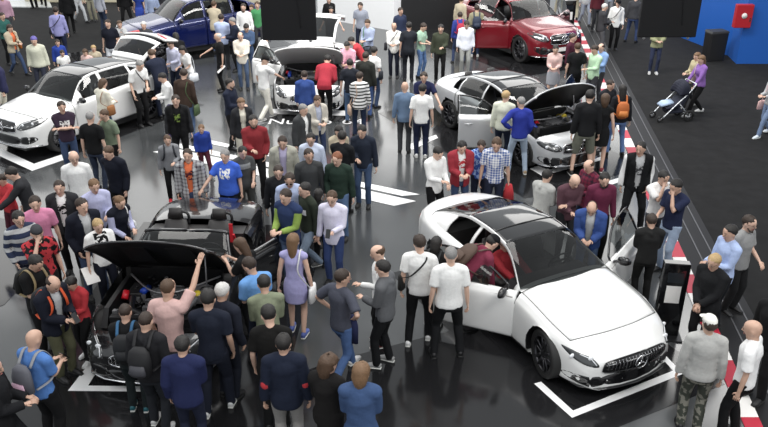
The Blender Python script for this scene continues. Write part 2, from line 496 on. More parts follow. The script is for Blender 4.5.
CARS = []
def make_car(name, label, x, y, ang, S):
    """S: the car's measurements. Local frame: nose towards -Y, s = distance behind the front bumper."""
    L = S['L']; a = math.radians(ang); d = Vector((math.sin(a), -math.cos(a), 0))
    root = thing(name, label, S.get('cat', 'car'), Vector((x, y, 0)) - d * (L / 2), a, 'show cars on the stand')
    paint = S['paint']; hi = S.get('hi', True)
    CARS.append((Vector((x, y, 0)) - d * (L / 2), a, L / 2 * S.get('sc', 1), S['W'] / 2 * S.get('sc', 1)))
    cuts = [S['hood'][0], S['hood'][1], S['cabin'][0], S['cabin'][1]] + list(S['doors'])
    step = 0.05 if hi else 0.085
    xs = [0.0]; 
    for c in sorted(set([0.0] + cuts + [L])):
        if c <= xs[-1] + 1e-6: continue
        n = max(1, round((c - xs[-1]) / step)); b0 = xs[-1]
        xs += [b0 + (c - b0) * (k + 1) / n for k in range(n)]
    w_, zb_, zs_, zt_ = S['w'], S['zb'], S['zs'], S['zt']
    def bow(s, xx):
        f = max(0, 1 - s / 1.2); r = max(0, 1 - (L - s) / 0.9)
        q = (abs(xx) / (S['W'] / 2)) ** 2.2
        return S.get('bowf', .22) * f * q - S.get('bowr', .16) * r * q
    def half(s):
        w, zb, zs, zt = interp(w_, s), interp(zb_, s), interp(zs_, s), interp(zt_, s)
        zm = zb + .15 + .5 * (zs - zb - .15)
        ctl = [(.80 * w, zb), (.955 * w, zb + .035), (.99 * w, zb + .13), (1.0 * w, zm), (.985 * w, zs - .07), (.945 * w, zs), (.86 * w, zs + .45 * (zt - zs) + .004),
               (.58 * w, zs + .86 * (zt - zs)), (.28 * w, zt - .006 * (zt - zs > .02)), (0, zt)]
        return cr([(p[0], 0, p[1]) for p in ctl], NV)
    G = []
    for s in xs:
        h = half(s)
        row = [Vector((p.x, s - L / 2 + bow(s, p.x), p.z)) for p in h] + [Vector((-p.x, s - L / 2 + bow(s, p.x), p.z)) for p in reversed(h[:-1])]
        G.append(row)
    NJ = len(G[0]) - 1; HJ = NJ // 2
    lo, sh = 1 * NV, 6 * NV          # rocker start, top of shoulder
    # wheel arches: snap the grid onto the arch circle
    R = S['wr'] + .045; wheels = [S['fo'], S['fo'] + S['wb']]
    arch = set()
    for i, s in enumerate(xs):
        for j in range(NJ + 1):
            jj = min(j, NJ - j)
            if jj > 5 * NV: continue
            p = G[i][j]
            for ws in wheels:
                ds, dz = s - ws, p.z - S['wr']
                dist = math.hypot(ds, dz)
                if dist < R:
                    if dist > R - step * 1.1 and dist > 1e-6:
                        kx = R / dist; p.y += ds * (kx - 1); p.z += dz * (kx - 1)
                    else: arch.add((i, j))
    inarch = lambda i, j: any((i + a_, j + b_) in arch for a_ in (0, 1) for b_ in (0, 1))
    sc = lambda i: 0.5 * (xs[i] + xs[i + 1])
    h0, h1 = S['hood']; c0, c1 = S['cabin']; dr = S['doors']
    hj = 6 * NV if not S.get('wide_hood') else 5 * NV
    is_top = lambda j: hj <= min(j, NJ - 1 - j)
    is_hood = lambda i, j: h0 < sc(i) < h1 and is_top(j) and S.get('hood_split', True)
    is_cab = lambda i, j: c0 < sc(i) < c1 and 6 * NV <= min(j, NJ - 1 - j)
    def door_of(i, j):
        jj = min(j, NJ - 1 - j)
        if not (lo + 1 <= jj < 6 * NV): return None
        for k in range(len(dr) - 1):
            if dr[k] < sc(i) < dr[k + 1]: return (k, 1 if j < HJ else -1)
        return None
    body = grid_mesh(G, lambda i, j: not inarch(i, j) and not is_hood(i, j) and not is_cab(i, j) and door_of(i, j) is None)
    # nose and tail caps
    for row, fl in ((G[0], 1), (G[-1], 0)):
        o = len(body.v); n = HJ; K = 6; vs = []
        for j in range(n + 1):
            p, q = row[j], row[NJ - j]
            for k in range(K + 1):
                t = k / K; v = p.lerp(q, t); v.y += (-1 if fl else 1) * S.get('bowf' if fl else 'bowr', .2) * (1 - (2 * t - 1) ** 2) * (abs(p.x) / (S['W'] / 2)) ** 2.2 * .9
                vs.append(v)
        fs = []
        for j in range(n):
            for k in range(K):
                q = (j * (K + 1) + k, j * (K + 1) + k + 1, (j + 1) * (K + 1) + k + 1, (j + 1) * (K + 1) + k)
                fs.append(q)
        body.add(vs, fs)
    full = grid_mesh(G, lambda i, j: True); full.add(body.v, body.f)
    bvh = BVHTree.FromPolygons([Vector(v) for v in full.v], full.f)
    bo = body.build('body_shell', [paint, M_BLK], root)
    bm = bmesh.new(); bm.from_mesh(bo.data); bmesh.ops.remove_doubles(bm, verts=bm.verts, dist=0.0015); bmesh.ops.recalc_face_normals(bm, faces=bm.faces); bm.to_mesh(bo.data); bm.free(); bo.data.shade_smooth()
    # underbody and arch liners
    ub = MB(); W = S['W']
    wr = S['wr']
    ub.box((0, 0, wr * .95), (W * .58, L * .94, wr * .9))
    ub.box((0, (S['fo'] + S['wb'] / 2) - L / 2, wr * .85), (W * .93, S['wb'] - 2 * R - .05, wr * .9))
    ub.build('underbody', M_BLK, root, smooth=False)
    # hood
    hood_ang = S.get('hood_open', 0)
    if S.get('hood_split', True):
        hm = grid_mesh(G, is_hood); ho = raw('hood', hm, paint, root)
        solid(ho, .03, -1, S.get('hood_in', M_BLK))
        if hood_ang:
            hz = interp(zt_, h1); rot_about(ho, (0, h1 - L / 2, hz), 'X', math.radians(-hood_ang))
            if S.get('hood_slots'):
                for sx in (-1, 1):
                    sl = MB(); sl.box((sx * .33, (h0 + h1) / 2 - L / 2, hz - .14), (.36, .6, .03))
                    so = sl.build('hood_insulation', M_BLK, ho, smooth=False); rot_about(so, (0, h1 - L / 2, hz), 'X', math.radians(-hood_ang))
            st = MB(); st.tube([(W * .33, h0 + .55 * (h1 - h0) - L / 2, hz - .15), Vector((W * .33, h1 - L / 2 - .55 * (h1 - h0) * math.cos(math.radians(hood_ang)), hz + .5 * (h1 - h0) * math.sin(math.radians(hood_ang))))], .012, n=6)
            st.build('hood_strut', M_ALU, root)
        else:
            sm = MB(); ed = []
            ii = [k for k, s in enumerate(xs) if h0 - 1e-6 <= s <= h1 + 1e-6]
            for j in (hj, NJ - hj): sm.tube([G[i][j] + Vector((0, 0, .001)) for i in ii], .005, n=5)
            for i in (ii[0], ii[-1]): sm.tube([G[i][j] + Vector((0, 0, .001)) for j in range(hj, NJ - hj + 1)], .005, n=5)
            sm.build('hood_gap', M_BLK, root)
    if hood_ang: engine_bay(root, S, h0, h1, L, interp(zt_, .6 * h1) , seed=S.get('seed', 1))
    # cabin tub, dashboard, seats
    rng_ = random.Random(3)
    tb = MB(); zf = S.get('floor', .28)
    tb.box((0, (c0 + c1) / 2 - L / 2, zf), (W * .84, c1 - c0, .04))
    tb.box((0, c0 + .25 - L / 2, .78), (W * .84, .34, .2), taper=.8)
    tb.box((0, c1 - .18 - L / 2, .62), (W * .82, .3, .62))
    tb.box((0, (c0 + 1.1) - L / 2, .45), (.24, 1.2, .3))
    tb.build('cabin_lining', M_SEAT, root, smooth=False)
    sy = S.get('seat_s', c0 + 1.0)
    sm_ = S.get('seatm', M_SEAT)
    seat(root, .37, sy - L / 2, zf - .03, sm_); seat(root, -.37, sy - L / 2, zf - .03, sm_)
    if S.get('rear_seat', True) : seat(root, .33, sy + .85 - L / 2, zf, sm_, w=.6); seat(root, -.33, sy + .85 - L / 2, zf, sm_, w=.6)
    sw = MB(); ctr = Vector((.37, c0 + .52 - L / 2, .86)); Rr = Matrix.Rotation(math.radians(25), 3, 'X')
    sw.tube([ctr + Rr @ Vector((.18 * math.cos(t * math.pi / 10), 0, .18 * math.sin(t * math.pi / 10))) for t in range(21)], .016, n=6, caps=False)
    sw.tube([ctr + Rr @ Vector((-.17, 0, 0)), ctr + Rr @ Vector((.17, 0, 0))], .02, n=6)
    sw.build('steering_wheel', M_BLK, root)
    # greenhouse
    g0, g1 = S['gh']; zr_, wt_ = S['zr'], S['wt']; wsT, rwT = S['wst'], S['rwt']; gcut = sorted(set([g0, g1, wsT, rwT] + list(S['wins']) + [c for c in dr if g0 < c < g1]))
    gx = [g0]
    for c in gcut[1:]:
        n = max(1, round((c - gx[-1]) / (step * 1.2))); b0 = gx[-1]; gx += [b0 + (c - b0) * (k + 1) / n for k in range(n)]
    GN = 4
    def ghalf(s):
        wb = .90 * interp(w_, s); zb2 = interp(zs_, s) - .0; zr = max(interp(zr_, s), zb2 + .005); wt = min(interp(wt_, s), wb)
        hgt = zr - zb2; k = min(1, hgt / .35)
        ctl = [(wb, zb2), (wb + (wt - wb) * .45 + .012 * k, zb2 + hgt * .48), (wt + .01, zr - .085 * k), (wt * .96, zr - .035 * k), (wt * .6, zr - .006), (0, zr)]
        return cr([(p[0], 0, p[1]) for p in ctl], GN)
    GG = []
    for s in gx:
        h = ghalf(s)
        q = S.get('gbow', .22)
        def gb(xx, s=s):
            f = max(0, 1 - (s - g0) / (wsT - g0 + .3)); r = max(0, 1 - (g1 - s) / max(.2, (g1 - rwT)))
            return q * f * (abs(xx) / (W / 2)) ** 2 - q * .6 * r * (abs(xx) / (W / 2)) ** 2
        GG.append([Vector((p.x, s - L / 2 + gb(p.x), p.z)) for p in h] + [Vector((-p.x, s - L / 2 + gb(p.x), p.z)) for p in reversed(h[:-1])])
    GJ = len(GG[0]) - 1; gc = lambda i: .5 * (gx[i] + gx[i + 1]); jm = lambda j: min(j, GJ - 1 - j)
    if not S.get('open_top'):
        side_lim, rail = 2 * GN, 3 * GN
        wins = S['wins']  # pairs start,end of side glass
        inwin = lambda i: any(wins[k] < gc(i) < wins[k + 1] for k in range(0, len(wins), 2))
        is_sg = lambda i, j: jm(j) < side_lim and jm(j) >= 0 and inwin(i)
        is_ws = lambda i, j: jm(j) >= rail - 1 and gc(i) < wsT
        hz_ = .16 if S.get('tailgate', 0) else 0
        is_rw = lambda i, j: jm(j) >= rail - 1 + (1 if hz_ else 0) and gc(i) > rwT + hz_ and gc(i) < (g1 - .1 if hz_ else 99)
        is_roof = lambda i, j: jm(j) >= rail and wsT < gc(i) < rwT
        def dk(i, j):
            for k in range(len(dr) - 1):
                if dr[k] < gc(i) < dr[k + 1] and jm(j) < side_lim: return (k, 1 if j < GJ / 2 else -1)
            return None
        opened = S.get('open_doors', {})
        inopen = lambda i, j: dk(i, j) in opened
        pil = grid_mesh(GG, lambda i, j: not (is_sg(i, j) or is_ws(i, j) or is_rw(i, j) or is_roof(i, j)) and not inopen(i, j))
        hatch = S.get('tailgate', 0)
        if hatch:
            hs = S['hatch_s']
            pil = grid_mesh(GG, lambda i, j: not (is_sg(i, j) or is_ws(i, j) or is_rw(i, j) or is_roof(i, j)) and not inopen(i, j) and not gc(i) > rwT)
        solid(raw('roof_frame', pil, paint, root), .025)
        raw('windshield', grid_mesh(GG, is_ws), S.get('wsglass', G_TINT), root)
        rf = raw('roof', grid_mesh(GG, is_roof), S.get('roofm', paint), root); solid(rf, .02)
        if S.get('roofm'):
            mid = [i for i, s in enumerate(gx) if abs(s - (wsT + .36 * (rwT - wsT))) < step]
            if mid:
                mb = MB(); mb.tube([GG[mid[0]][j] + Vector((0, 0, .003)) for j in range(rail, GJ - rail + 1)], .012, n=5); mb.build('roof_seam', M_BLK, rf)
        if not hatch: raw('rear_window', grid_mesh(GG, is_rw), G_DARK, root)
        else:
            hg = grid_mesh(GG, lambda i, j: gc(i) > rwT and not is_rw(i, j) and jm(j) >= side_lim - 1)
            tg = raw('tailgate', hg, paint, root)
            # lower gate panel: the tail cap pushed out as a thick panel
            lw = MB(); zg1 = interp(zs_, g1) + .02; zg0 = .55; K = 10
            vs = []
            for j in range(5):
                z = zg1 + (zg0 - zg1) * j / 4
                for k in range(K + 1):
                    t = 2 * k / K - 1; xx = t * W * .42
                    vs.append(Vector((xx, g1 - L / 2 + .12 - .10 * t * t + .13 * (j / 4), z)))
            lw.add(vs, [(j * (K + 1) + k, j * (K + 1) + k + 1, (j + 1) * (K + 1) + k + 1, (j + 1) * (K + 1) + k) for j in range(4) for k in range(K)])
            tl = raw('tailgate_panel', lw, paint, tg)
            gl = raw('rear_window', grid_mesh(GG, is_rw), G_DARK, tg)
            tls = []
            for sx in (-1, 1):
                t_ = MB(); t_.tube([(sx * W * .40, g1 - L / 2 + .05, zg1 - .12), (sx * W * .2, g1 - L / 2 + .16, zg1 - .13)], [(.03, .06), (.03, .05)], n=8)
                tls.append(t_.build('tail_lamp', M_TAIL, tg))
            pv = (0, rwT - L / 2, interp(zr_, rwT))
            for o_ in [tg, tl, gl] + tls: rot_about(o_, pv, 'X', math.radians(hatch))
            solid(tg, .03); solid(tl, .05)
    else:
        # windscreen with its surround only
        rim_pts = []
        js = list(range(0, GJ + 1)); fi = max(i for i, s in enumerate(gx) if s <= wsT + 1e-6)
        pts = [GG[0][GN]] if False else []
        left = [GG[i][2 * GN + 1] for i in range(0, fi + 1)]; right = [GG[i][GJ - 2 * GN - 1] for i in range(0, fi + 1)]
        top = [GG[fi][j] for j in range(2 * GN + 1, GJ - 2 * GN)]
        fr = MB(); fr.tube(left + top[1:-1] + right[::-1], .028, n=8); fr.build('windshield_frame', paint, root)
        raw('windshield', grid_mesh(GG, lambda i, j: jm(j) >= 2 * GN + 1 and gc(i) < wsT), S.get('wsglass', G_TINT), root)
    # doors
    for k in range(len(dr) - 1):
        for sd in (1, -1):
            dm = grid_mesh(G, lambda i, j: door_of(i, j) == (k, sd) and not inarch(i, j))
            do = raw('door', dm, paint, root)
            parts = [do]
            if not S.get('open_top'):
                if (k, sd) in S.get('open_doors', {}):
                    fm = grid_mesh(GG, lambda i, j: dk(i, j) == (k, sd) and is_sg(i, j))
                    wo = raw('window', fm, G_TINT, do); parts.append(wo)
                    ins = [i for i, s in enumerate(gx) if dr[k] - 1e-6 <= s <= dr[k + 1] + 1e-6]
                    js_ = [side_lim if sd == 1 else GJ - side_lim, 0 if sd == 1 else GJ]
                    e = MB(); e.tube([GG[ins[0]][js_[1]]] + [GG[i][js_[0]] for i in ins] + [GG[ins[-1]][js_[1]]], .018, n=6)
                    e.tube([GG[i][js_[1]] for i in ins], .014, n=6)
                    parts.append(e.build('window_frame', S.get('framem', M_GBLK), do))
                else:
                    fm = grid_mesh(GG, lambda i, j: dk(i, j) == (k, sd) and is_sg(i, j))
                    if fm.f:
                        wo = raw('window', fm, G_TINT, do)
            # handle
            mids = dr[k + 1] - .22; zh = interp(zs_, mids) - .14; wx = sd * (interp(w_, mids) * .99)
            hb = MB(); hb.tube([(wx + sd * .0, mids - .09 - L / 2, zh), (wx + sd * .022, mids - L / 2, zh), (wx, mids + .09 - L / 2, zh)], .013, n=6)
            parts.append(hb.build('handle', S.get('handlem', paint), do))
            # gap line
            ins = [i for i, s in enumerate(xs) if dr[k] - 1e-6 <= s <= dr[k + 1] + 1e-6]
            jl = list(range(lo + 1, 6 * NV + 1)); J = (lambda j: j) if sd == 1 else (lambda j: NJ - j)
            ob = MB()
            for i in (ins[0], ins[-1]): ob.tube([G[i][J(j)] + Vector((sd * .001, 0, 0)) for j in jl if (i, J(j)) not in arch], .0045, n=4)
            ob.tube([G[i][J(lo + 1)] for i in ins], .005, n=4)
            ob.build('door_gap', M_BLK, root)
            if k == 0:
                my = dr[0] + .18; mz = interp(zs_, my) + .07; mx = sd * (interp(w_, my) * .93)
                mm = MB(); mm.tube([(mx, my - L / 2, mz - .02), (mx + sd * .1, my - L / 2, mz + .02)], [(.02, .05), (.02, .035)], n=8)
                mm.tube([(mx + sd * .07, my - L / 2, mz + .03), (mx + sd * .12, my - .01 - L / 2, mz + .035), (mx + sd * .2, my + .0 - L / 2, mz + .035), (mx + sd * .26, my + .02 - L / 2, mz + .025)], [(.05, .04), (.075, .06), (.07, .055), (.03, .025)], n=12, ref=(0, 0, 1))
                mir = mm.build('mirror', S.get('mirrorm', paint), do if (k, sd) in S.get('open_doors', {}) else root)
                if (k, sd) in S.get('open_doors', {}): parts.append(mir)
            oa = S.get('open_doors', {}).get((k, sd), 0)
            if oa:
                inn = MB()
                yy0, yy1 = dr[k] - L / 2 + .05, dr[k + 1] - L / 2 - .05
                xi = sd * interp(w_, (dr[k] + dr[k + 1]) / 2) * .93
                inn.box((xi, (yy0 + yy1) / 2, .62), (.05, yy1 - yy0, .5)); inn.box((xi - sd * .05, (yy0 + yy1) / 2, .66), (.07, (yy1 - yy0) * .6, .07))
                parts.append(inn.build('door_lining', S.get('liningm', M_SEAT), do, smooth=False))
                pv = (sd * interp(w_, dr[k]) * .97, dr[k] - L / 2, 0)
                for o_ in parts: rot_about(o_, pv, 'Z', math.radians(oa) * (-1 if sd == 1 else 1))
            solid(do, .03)
    # wheels
    tr = W / 2 - .135
    for ws in wheels:
        for sd in (1, -1):
            steer = math.radians(S.get('steer', 0)) if ws == wheels[0] else 0
            wheel(root, sd * tr, ws - L / 2, wr, .25, sd, S.get('rim', M_RIM), steer=steer)
    # face: grille, lamps, intakes
    fz = S['face']
    def mir(pts): return [(-p[0], p[1]) for p in pts]
    gp = fz['grille']; grl = patch('grille', smooth_loop(gp), 'front', bvh, L, M_GBLK, root, off=.010)
    zmin = min(p[1] for p in gp); zmax = max(p[1] for p in gp); xw = max(p[0] for p in gp)
    br = MB()
    def fcast(u, z, off=.02):
        h = bvh.ray_cast(Vector((u, -L, z)), Vector((0, 1, 0)))
        return h[0] + Vector((0, -off, 0)) if h[0] is not None else None
    nb = fz.get('bars', 15)
    for k in range(nb):
        u = xw * .9 * (2 * k / (nb - 1) - 1) if nb > 1 else 0
        hh = 1 - .35 * (abs(u) / xw) ** 3
        zc = (zmin + zmax) / 2; q = [fcast(u, zc + (zmax - zmin) * .42 * hh * t) for t in (-1, -.4, .4, 1)]
        if all(v is not None for v in q): br.tube(q, .007, n=5)
    if fz.get('hbar'):
        q = [fcast(xw * t, (zmin + zmax) / 2, .03) for t in (-.92, -.6, -.2, .2, .6, .92)]
        if all(v is not None for v in q): br.tube(q, .016, n=6)
    br.build('grille_bars', fz.get('barm', M_CHR), grl)
    q = [fcast(p[0], p[1], .012) for p in smooth_loop(gp)]
    if all(v is not None for v in q) and fz.get('surround', True):
        sr = MB(); sr.tube(q + [q[0]], .012, n=6, caps=False); sr.build('grille_frame', fz.get('surrm', M_CHR), grl)
    c = fcast(0, (zmin + zmax) / 2, .05)
    if c is not None: star_badge(grl, c, Matrix.Identity(3), fz.get('star', .085), M_CHR)
    for q_ in (fz['lamp'], mir(fz['lamp'])):
        lp = patch('headlight', smooth_loop(q_), 'front', bvh, L, M_LAMP, root, off=.010)
        n = len(q_); cx = sum(p[0] for p in q_) / n; cz = sum(p[1] for p in q_) / n
        led = MB()
        for (du, dz) in ((-.3, .0), (.25, .02)):
            p = fcast(cx + du * .3, cz + dz, .012)
            if p is not None: led.ball(p, (.045, .02, .035), nu=10, nv=6)
        pts_ = [fcast(cx + (p[0] - cx) * .8, cz + (p[1] - cz) * .8, .016) for p in q_[:3]]
        if all(v is not None for v in pts_): led.tube(pts_, .008, n=5)
        led.build('led_lamp', M_LED, lp)
    for it in fz.get('intakes', []):
        for q_ in ((it, mir(it)) if not fz.get('single') or it[0][0] * it[-1][0] > 0 else (it,)):
            patch('air_intake', smooth_loop(q_), 'front', bvh, L, M_GBLK, root, off=.006)
    if 'mid_intake' in fz: patch('air_intake', smooth_loop(fz['mid_intake']), 'front', bvh, L, M_GBLK, root, off=.006)
    if 'splitter' in fz:
        q = [fcast(W * .47 * t, fz['splitter'], .02) for t in (-.98, -.85, -.6, -.3, 0, .3, .6, .85, .98)]
        if all(v is not None for v in q):
            sp = MB(); sp.tube(q, [(.03, .012)] * 9, n=6, ref=(0, 1, 0)); sp.build('splitter', fz.get('splitm', M_CHR), root)
    for q_ in S.get('tail', []):
        for qq in (q_, mir(q_)): patch('tail_light', smooth_loop(qq), 'rear', bvh, L, M_TAIL, root)
    if S.get('plate'):
        p = fcast(0, S['plate'], .03)
        if p is not None:
            pb = MB(); pb.box(p, (.5, .02, .11)); pb.build('number_plate', S.get('platem', M_KWHITE), root, smooth=False)
    return root, bvh, L

def engine_bay(root, S, h0, h1, L, z, seed=1):
    """engine, covers, pipes and reservoirs under a raised hood"""
    r = random.Random(seed); W = S['W']; zt = z - .12
    y0, y1 = h0 + .28 - L / 2, h1 - .05 - L / 2; yc = (y0 + y1) / 2; ln = y1 - y0
    b = MB(); b.box((0, yc, zt - .22), (W * .78, ln, .1)); b.box((0, y1 - .02, zt), (W * .74, .06, .3)); b.box((0, y0 + .02, zt - .02), (W * .62, .08, .14)); 
    for sx in (-1, 1): b.box((sx * W * .37, yc, zt - .04), (.1, ln, .22), taper=.7)
    b.build('engine_bay', M_BLK, root, smooth=False)
    e = MB(); e.box((0, yc, zt - .06), (.46, ln * .6, .16), taper=.8); e.box((0, yc - ln * .1, zt + .03), (.3, ln * .34, .05), taper=.85)
    for k in range(5): e.tube([(-.18, yc - ln * .22 + k * ln * .1, zt + .05), (.18, yc - ln * .22 + k * ln * .1, zt + .05)], .018, n=6)
    bevel(e.build('engine_cover', mat('engine_cover_grey', (.09, .09, .095), rough=.35), root, smooth=False), .012)
    for sx in (-1, 1):
        a = MB(); a.box((sx * W * .24, yc + ln * .12, zt - .02), (.26, ln * .3, .14), taper=.85); a.tube([(sx * W * .24, yc - ln * .05, zt + .02), (sx * W * .2, yc - ln * .3, zt), (sx * .12, yc - ln * .42, zt + .0)], .05, n=10)
        bevel(a.build('air_box', M_ALU if sx > 0 else M_BLK, root, smooth=35), .012)
    p = MB()
    for k in range(26):
        x = r.uniform(-W * .35, W * .35); y = r.uniform(y0 + .05, y1 - .08); q = Vector((x, y, zt + r.uniform(-.1, .04)))
        pts = [q]
        for _ in range(3): pts.append(pts[-1] + Vector((r.uniform(-.12, .12), r.uniform(-.12, .12), r.uniform(-.03, .03))))
        p.tube(cr(pts, 3), r.uniform(.008, .022), n=6)
    p.build('hoses', M_BLK, root)
    for k in range(22):
        p = MB(); x = r.uniform(-W * .34, W * .34); y = r.uniform(y0 + .05, y1 - .08)
        if r.random() < .5: p.box((x, y, zt - .02), (r.uniform(.05, .14), r.uniform(.05, .14), r.uniform(.06, .14)))
        else: p.tube([(x, y, zt - .1), (x, y, zt + .03)], r.uniform(.025, .05), n=10)
        p.build('metal_fitting', M_ALU, root, smooth=30)
    bz = MB(); bz.tube(cr([(-W * .36, y1 - .1, zt + .06), (-.2, y0 + ln * .5, zt + .10), (.2, y0 + ln * .5, zt + .10), (W * .36, y1 - .1, zt + .06)], 5), .016, n=8)
    bz.build('strut_brace', M_ALU, root)
    for nm, cl in (('red_cap', 'bred'), ('blue_cap', 'royal'), ('yellow_cap', 'd8c040')):
        x = r.uniform(-W * .33, -W * .15) if nm != 'yellow_cap' else r.uniform(.1, .5); c = MB(); c.tube([(x, yc + r.uniform(-.2, .3), zt), (x, yc, zt + .05)][:1] + [(x, yc + .02, zt + .07)], .05, n=10)
        c.build('filler_cap', mat(nm, cl, rough=.4), root)['label'] = nm.replace('_', ' ')

def paint(key, c, rough=.28, metal=0.0, coat=1.0): return mat('paint_' + key, c, rough=rough, metal=metal, coat=coat, noise=.01)
WHITE = paint('white', (.78, .78, .77)); SILVER = paint('silver', (.58, .59, .60), rough=.34, metal=.35); MSILVER = paint('matt_silver', (.36, .36, .37), rough=.45, metal=.5, coat=.2)
REDP = paint('red', (.17, .005, .012), rough=.25, metal=.25); BLUEP = paint('blue', (.003, .009, .08), rough=.25, metal=.35); BLACKP = paint('dark_grey', (.018, .018, .02), rough=.25, metal=.5)

# white coupe in the foreground
coupe = dict(L=4.98, W=1.90, paint=WHITE, hood=(.42, 1.62), hood_split=True, cabin=(1.72, 4.05), doors=(1.62, 3.0), gh=(1.50, 4.42), wst=2.34, rwt=3.45,
    w=[(0, .70), (.12, .80), (.35, .88), (.9, .945), (1.6, .93), (2.6, .935), (3.8, .95), (4.5, .90), (4.85, .80), (4.98, .70)],
    zb=[(0, .16), (.5, .14), (4.2, .18), (4.98, .30)],
    zs=[(0, .50), (.2, .62), (.5, .72), (1.0, .80), (1.7, .87), (2.6, .90), (3.6, .93), (4.4, .94), (4.8, .88), (4.98, .66)],
    zt=[(0, .58), (.15, .70), (.45, .82), (1.0, .93), (1.7, 1.01), (2.6, 1.0), (3.8, 1.03), (4.5, 1.06), (4.85, 1.02), (4.98, .80)],
    zr=[(1.5, .98), (2.34, 1.37), (2.8, 1.415), (3.3, 1.39), (3.9, 1.25), (4.42, 1.06)],
    wt=[(1.5, .80), (2.34, .60), (2.9, .575), (3.5, .56), (4.1, .60), (4.42, .68)],
    wins=(1.95, 3.0, 3.06, 3.75), fo=.88, wb=2.945, wr=.355, steer=-12, roofm=M_GBLK, bowf=.30, bowr=.30, rim=M_RIM, gbow=.24,
    open_doors={(0, -1): 40, (0, 1): 62}, liningm=mat('pale_door_trim', (.35, .34, .33), rough=.5), mirrorm=M_GBLK, seatm=M_SEAT, rear_seat=False, wsglass=glass('windscreen_glass', .3),
    face=dict(grille=[(-.44, .44), (.44, .44), (.54, .52), (.46, .60), (0, .63), (-.46, .60), (-.54, .52)], bars=19, star=.10, barm=mat('dark_chrome', (.25, .25, .26), rough=.25, metal=1), surrm=M_GBLK, splitm=M_GBLK,
              lamp=[(.60, .55), (.64, .63), (.76, .67), (.865, .69), (.82, .59), (.72, .54)],
              intakes=[[(.50, .26), (.58, .38), (.84, .36), (.86, .27), (.7, .22)]], mid_intake=[(-.44, .24), (-.46, .40), (.46, .40), (.44, .24)], splitter=.19),
    tail=[[(.35, .75), (.35, .86), (.7, .88), (.74, .78)]])
cp, cp_bvh, _ = make_car('coupe', 'white two-door coupe with both doors open and black glass roof, front right', 3.45, 8.62, 27, coupe)

suv = dict(L=4.73, W=1.89, paint=WHITE, cat='car', hood=(.35, 1.35), cabin=(1.45, 4.3), doors=(1.38, 2.42, 3.38), gh=(1.22, 4.62), wst=1.95, rwt=3.9,
    w=[(0, .74), (.12, .84), (.35, .91), (.9, .945), (2.5, .93), (3.8, .945), (4.4, .90), (4.65, .84), (4.73, .78)],
    zb=[(0, .28), (.5, .24), (4.2, .26), (4.73, .42)],
    zs=[(0, .66), (.2, .78), (.5, .88), (1.3, 1.0), (2.4, 1.05), (3.6, 1.10), (4.4, 1.12), (4.73, .95)],
    zt=[(0, .80), (.15, .94), (.45, 1.03), (1.0, 1.10), (1.45, 1.16), (2.6, 1.15), (4.3, 1.15), (4.6, 1.13), (4.73, 1.0)],
    zr=[(1.22, 1.11), (1.95, 1.55), (2.4, 1.62), (3.2, 1.61), (3.9, 1.52), (4.62, 1.15)],
    wt=[(1.22, .82), (1.95, .63), (2.6, .61), (3.9, .58), (4.62, .74)],
    wins=(1.62, 2.38, 2.48, 3.34, 3.42, 4.0), fo=.87, wb=2.87, wr=.37, roofm=M_GBLK, bowf=.24, bowr=.12, gbow=.26, mirrorm=M_GBLK, rim=M_RIM, steer=10,
    open_doors={(1, -1): 0}, tailgate=62, hatch_s=3.9,
    face=dict(grille=[(-.36, .64), (.36, .64), (.44, .76), (.36, .88), (-.36, .88), (-.44, .76)], bars=1, hbar=True, star=.11,
              lamp=[(.50, .74), (.54, .86), (.70, .92), (.86, .92), (.84, .80), (.66, .73)],
              intakes=[[(.50, .40), (.56, .54), (.80, .56), (.84, .46), (.7, .38)]], mid_intake=[(-.42, .36), (-.44, .54), (.44, .54), (.42, .36)], splitter=.32),
    tail=[[(.5, .86), (.5, .98), (.8, 1.0), (.82, .88)]])
suv['open_doors'] = {}
make_car('suv', 'white SUV with black glass roof and raised tailgate, on the left', -9.02, 17.45, -31, suv)

sedan = dict(sc=1.07, L=4.75, W=1.84, paint=SILVER, hood=(.35, 1.45), hood_open=52, wide_hood=True, seed=4, cabin=(1.55, 4.0), doors=(1.5, 2.52, 3.45), gh=(1.35, 4.3), wst=2.05, rwt=3.4,
    w=[(0, .70), (.12, .80), (.35, .87), (.9, .91), (2.5, .905), (3.8, .91), (4.4, .87), (4.7, .78), (4.75, .72)],
    zb=[(0, .18), (.5, .16), (4.2, .2), (4.75, .32)],
    zs=[(0, .52), (.2, .66), (.5, .76), (1.5, .89), (2.6, .93), (3.6, .97), (4.4, .97), (4.75, .75)],
    zt=[(0, .62), (.15, .75), (.45, .85), (1.0, .95), (1.5, 1.02), (2.6, 1.02), (4.0, 1.06), (4.5, 1.08), (4.75, .9)],
    zr=[(1.35, .99), (2.05, 1.36), (2.6, 1.43), (3.2, 1.40), (3.8, 1.25), (4.3, 1.07)],
    wt=[(1.35, .79), (2.05, .59), (2.8, .57), (3.6, .56), (4.3, .68)],
    wins=(1.75, 2.48, 2.56, 3.42, 3.48, 3.75), fo=.84, wb=2.84, wr=.345, roofm=M_GBLK, bowf=.26, bowr=.16, gbow=.28, rim=M_RIM,
    open_doors={(0, -1): 62, (0, 1): 60}, mirrorm=M_GBLK,
    face=dict(grille=[(-.36, .46), (.36, .46), (.42, .55), (.36, .66), (-.36, .66), (-.42, .55)], bars=1, hbar=True, star=.10,
              lamp=[(.47, .54), (.50, .65), (.64, .70), (.82, .70), (.80, .60), (.62, .53)],
              intakes=[[(.46, .24), (.50, .38), (.80, .40), (.82, .30), (.68, .22)]], mid_intake=[(-.40, .22), (-.42, .38), (.42, .38), (.40, .22)], splitter=.2),
    tail=[[(.4, .76), (.4, .88), (.78, .90), (.8, .78)]])
make_car('sedan', 'silver four-door sedan with hood raised and front doors open, behind the white coupe', 4.36, 16.6, 29, sedan)[0].scale = (1.07, 1.07, 1.07)

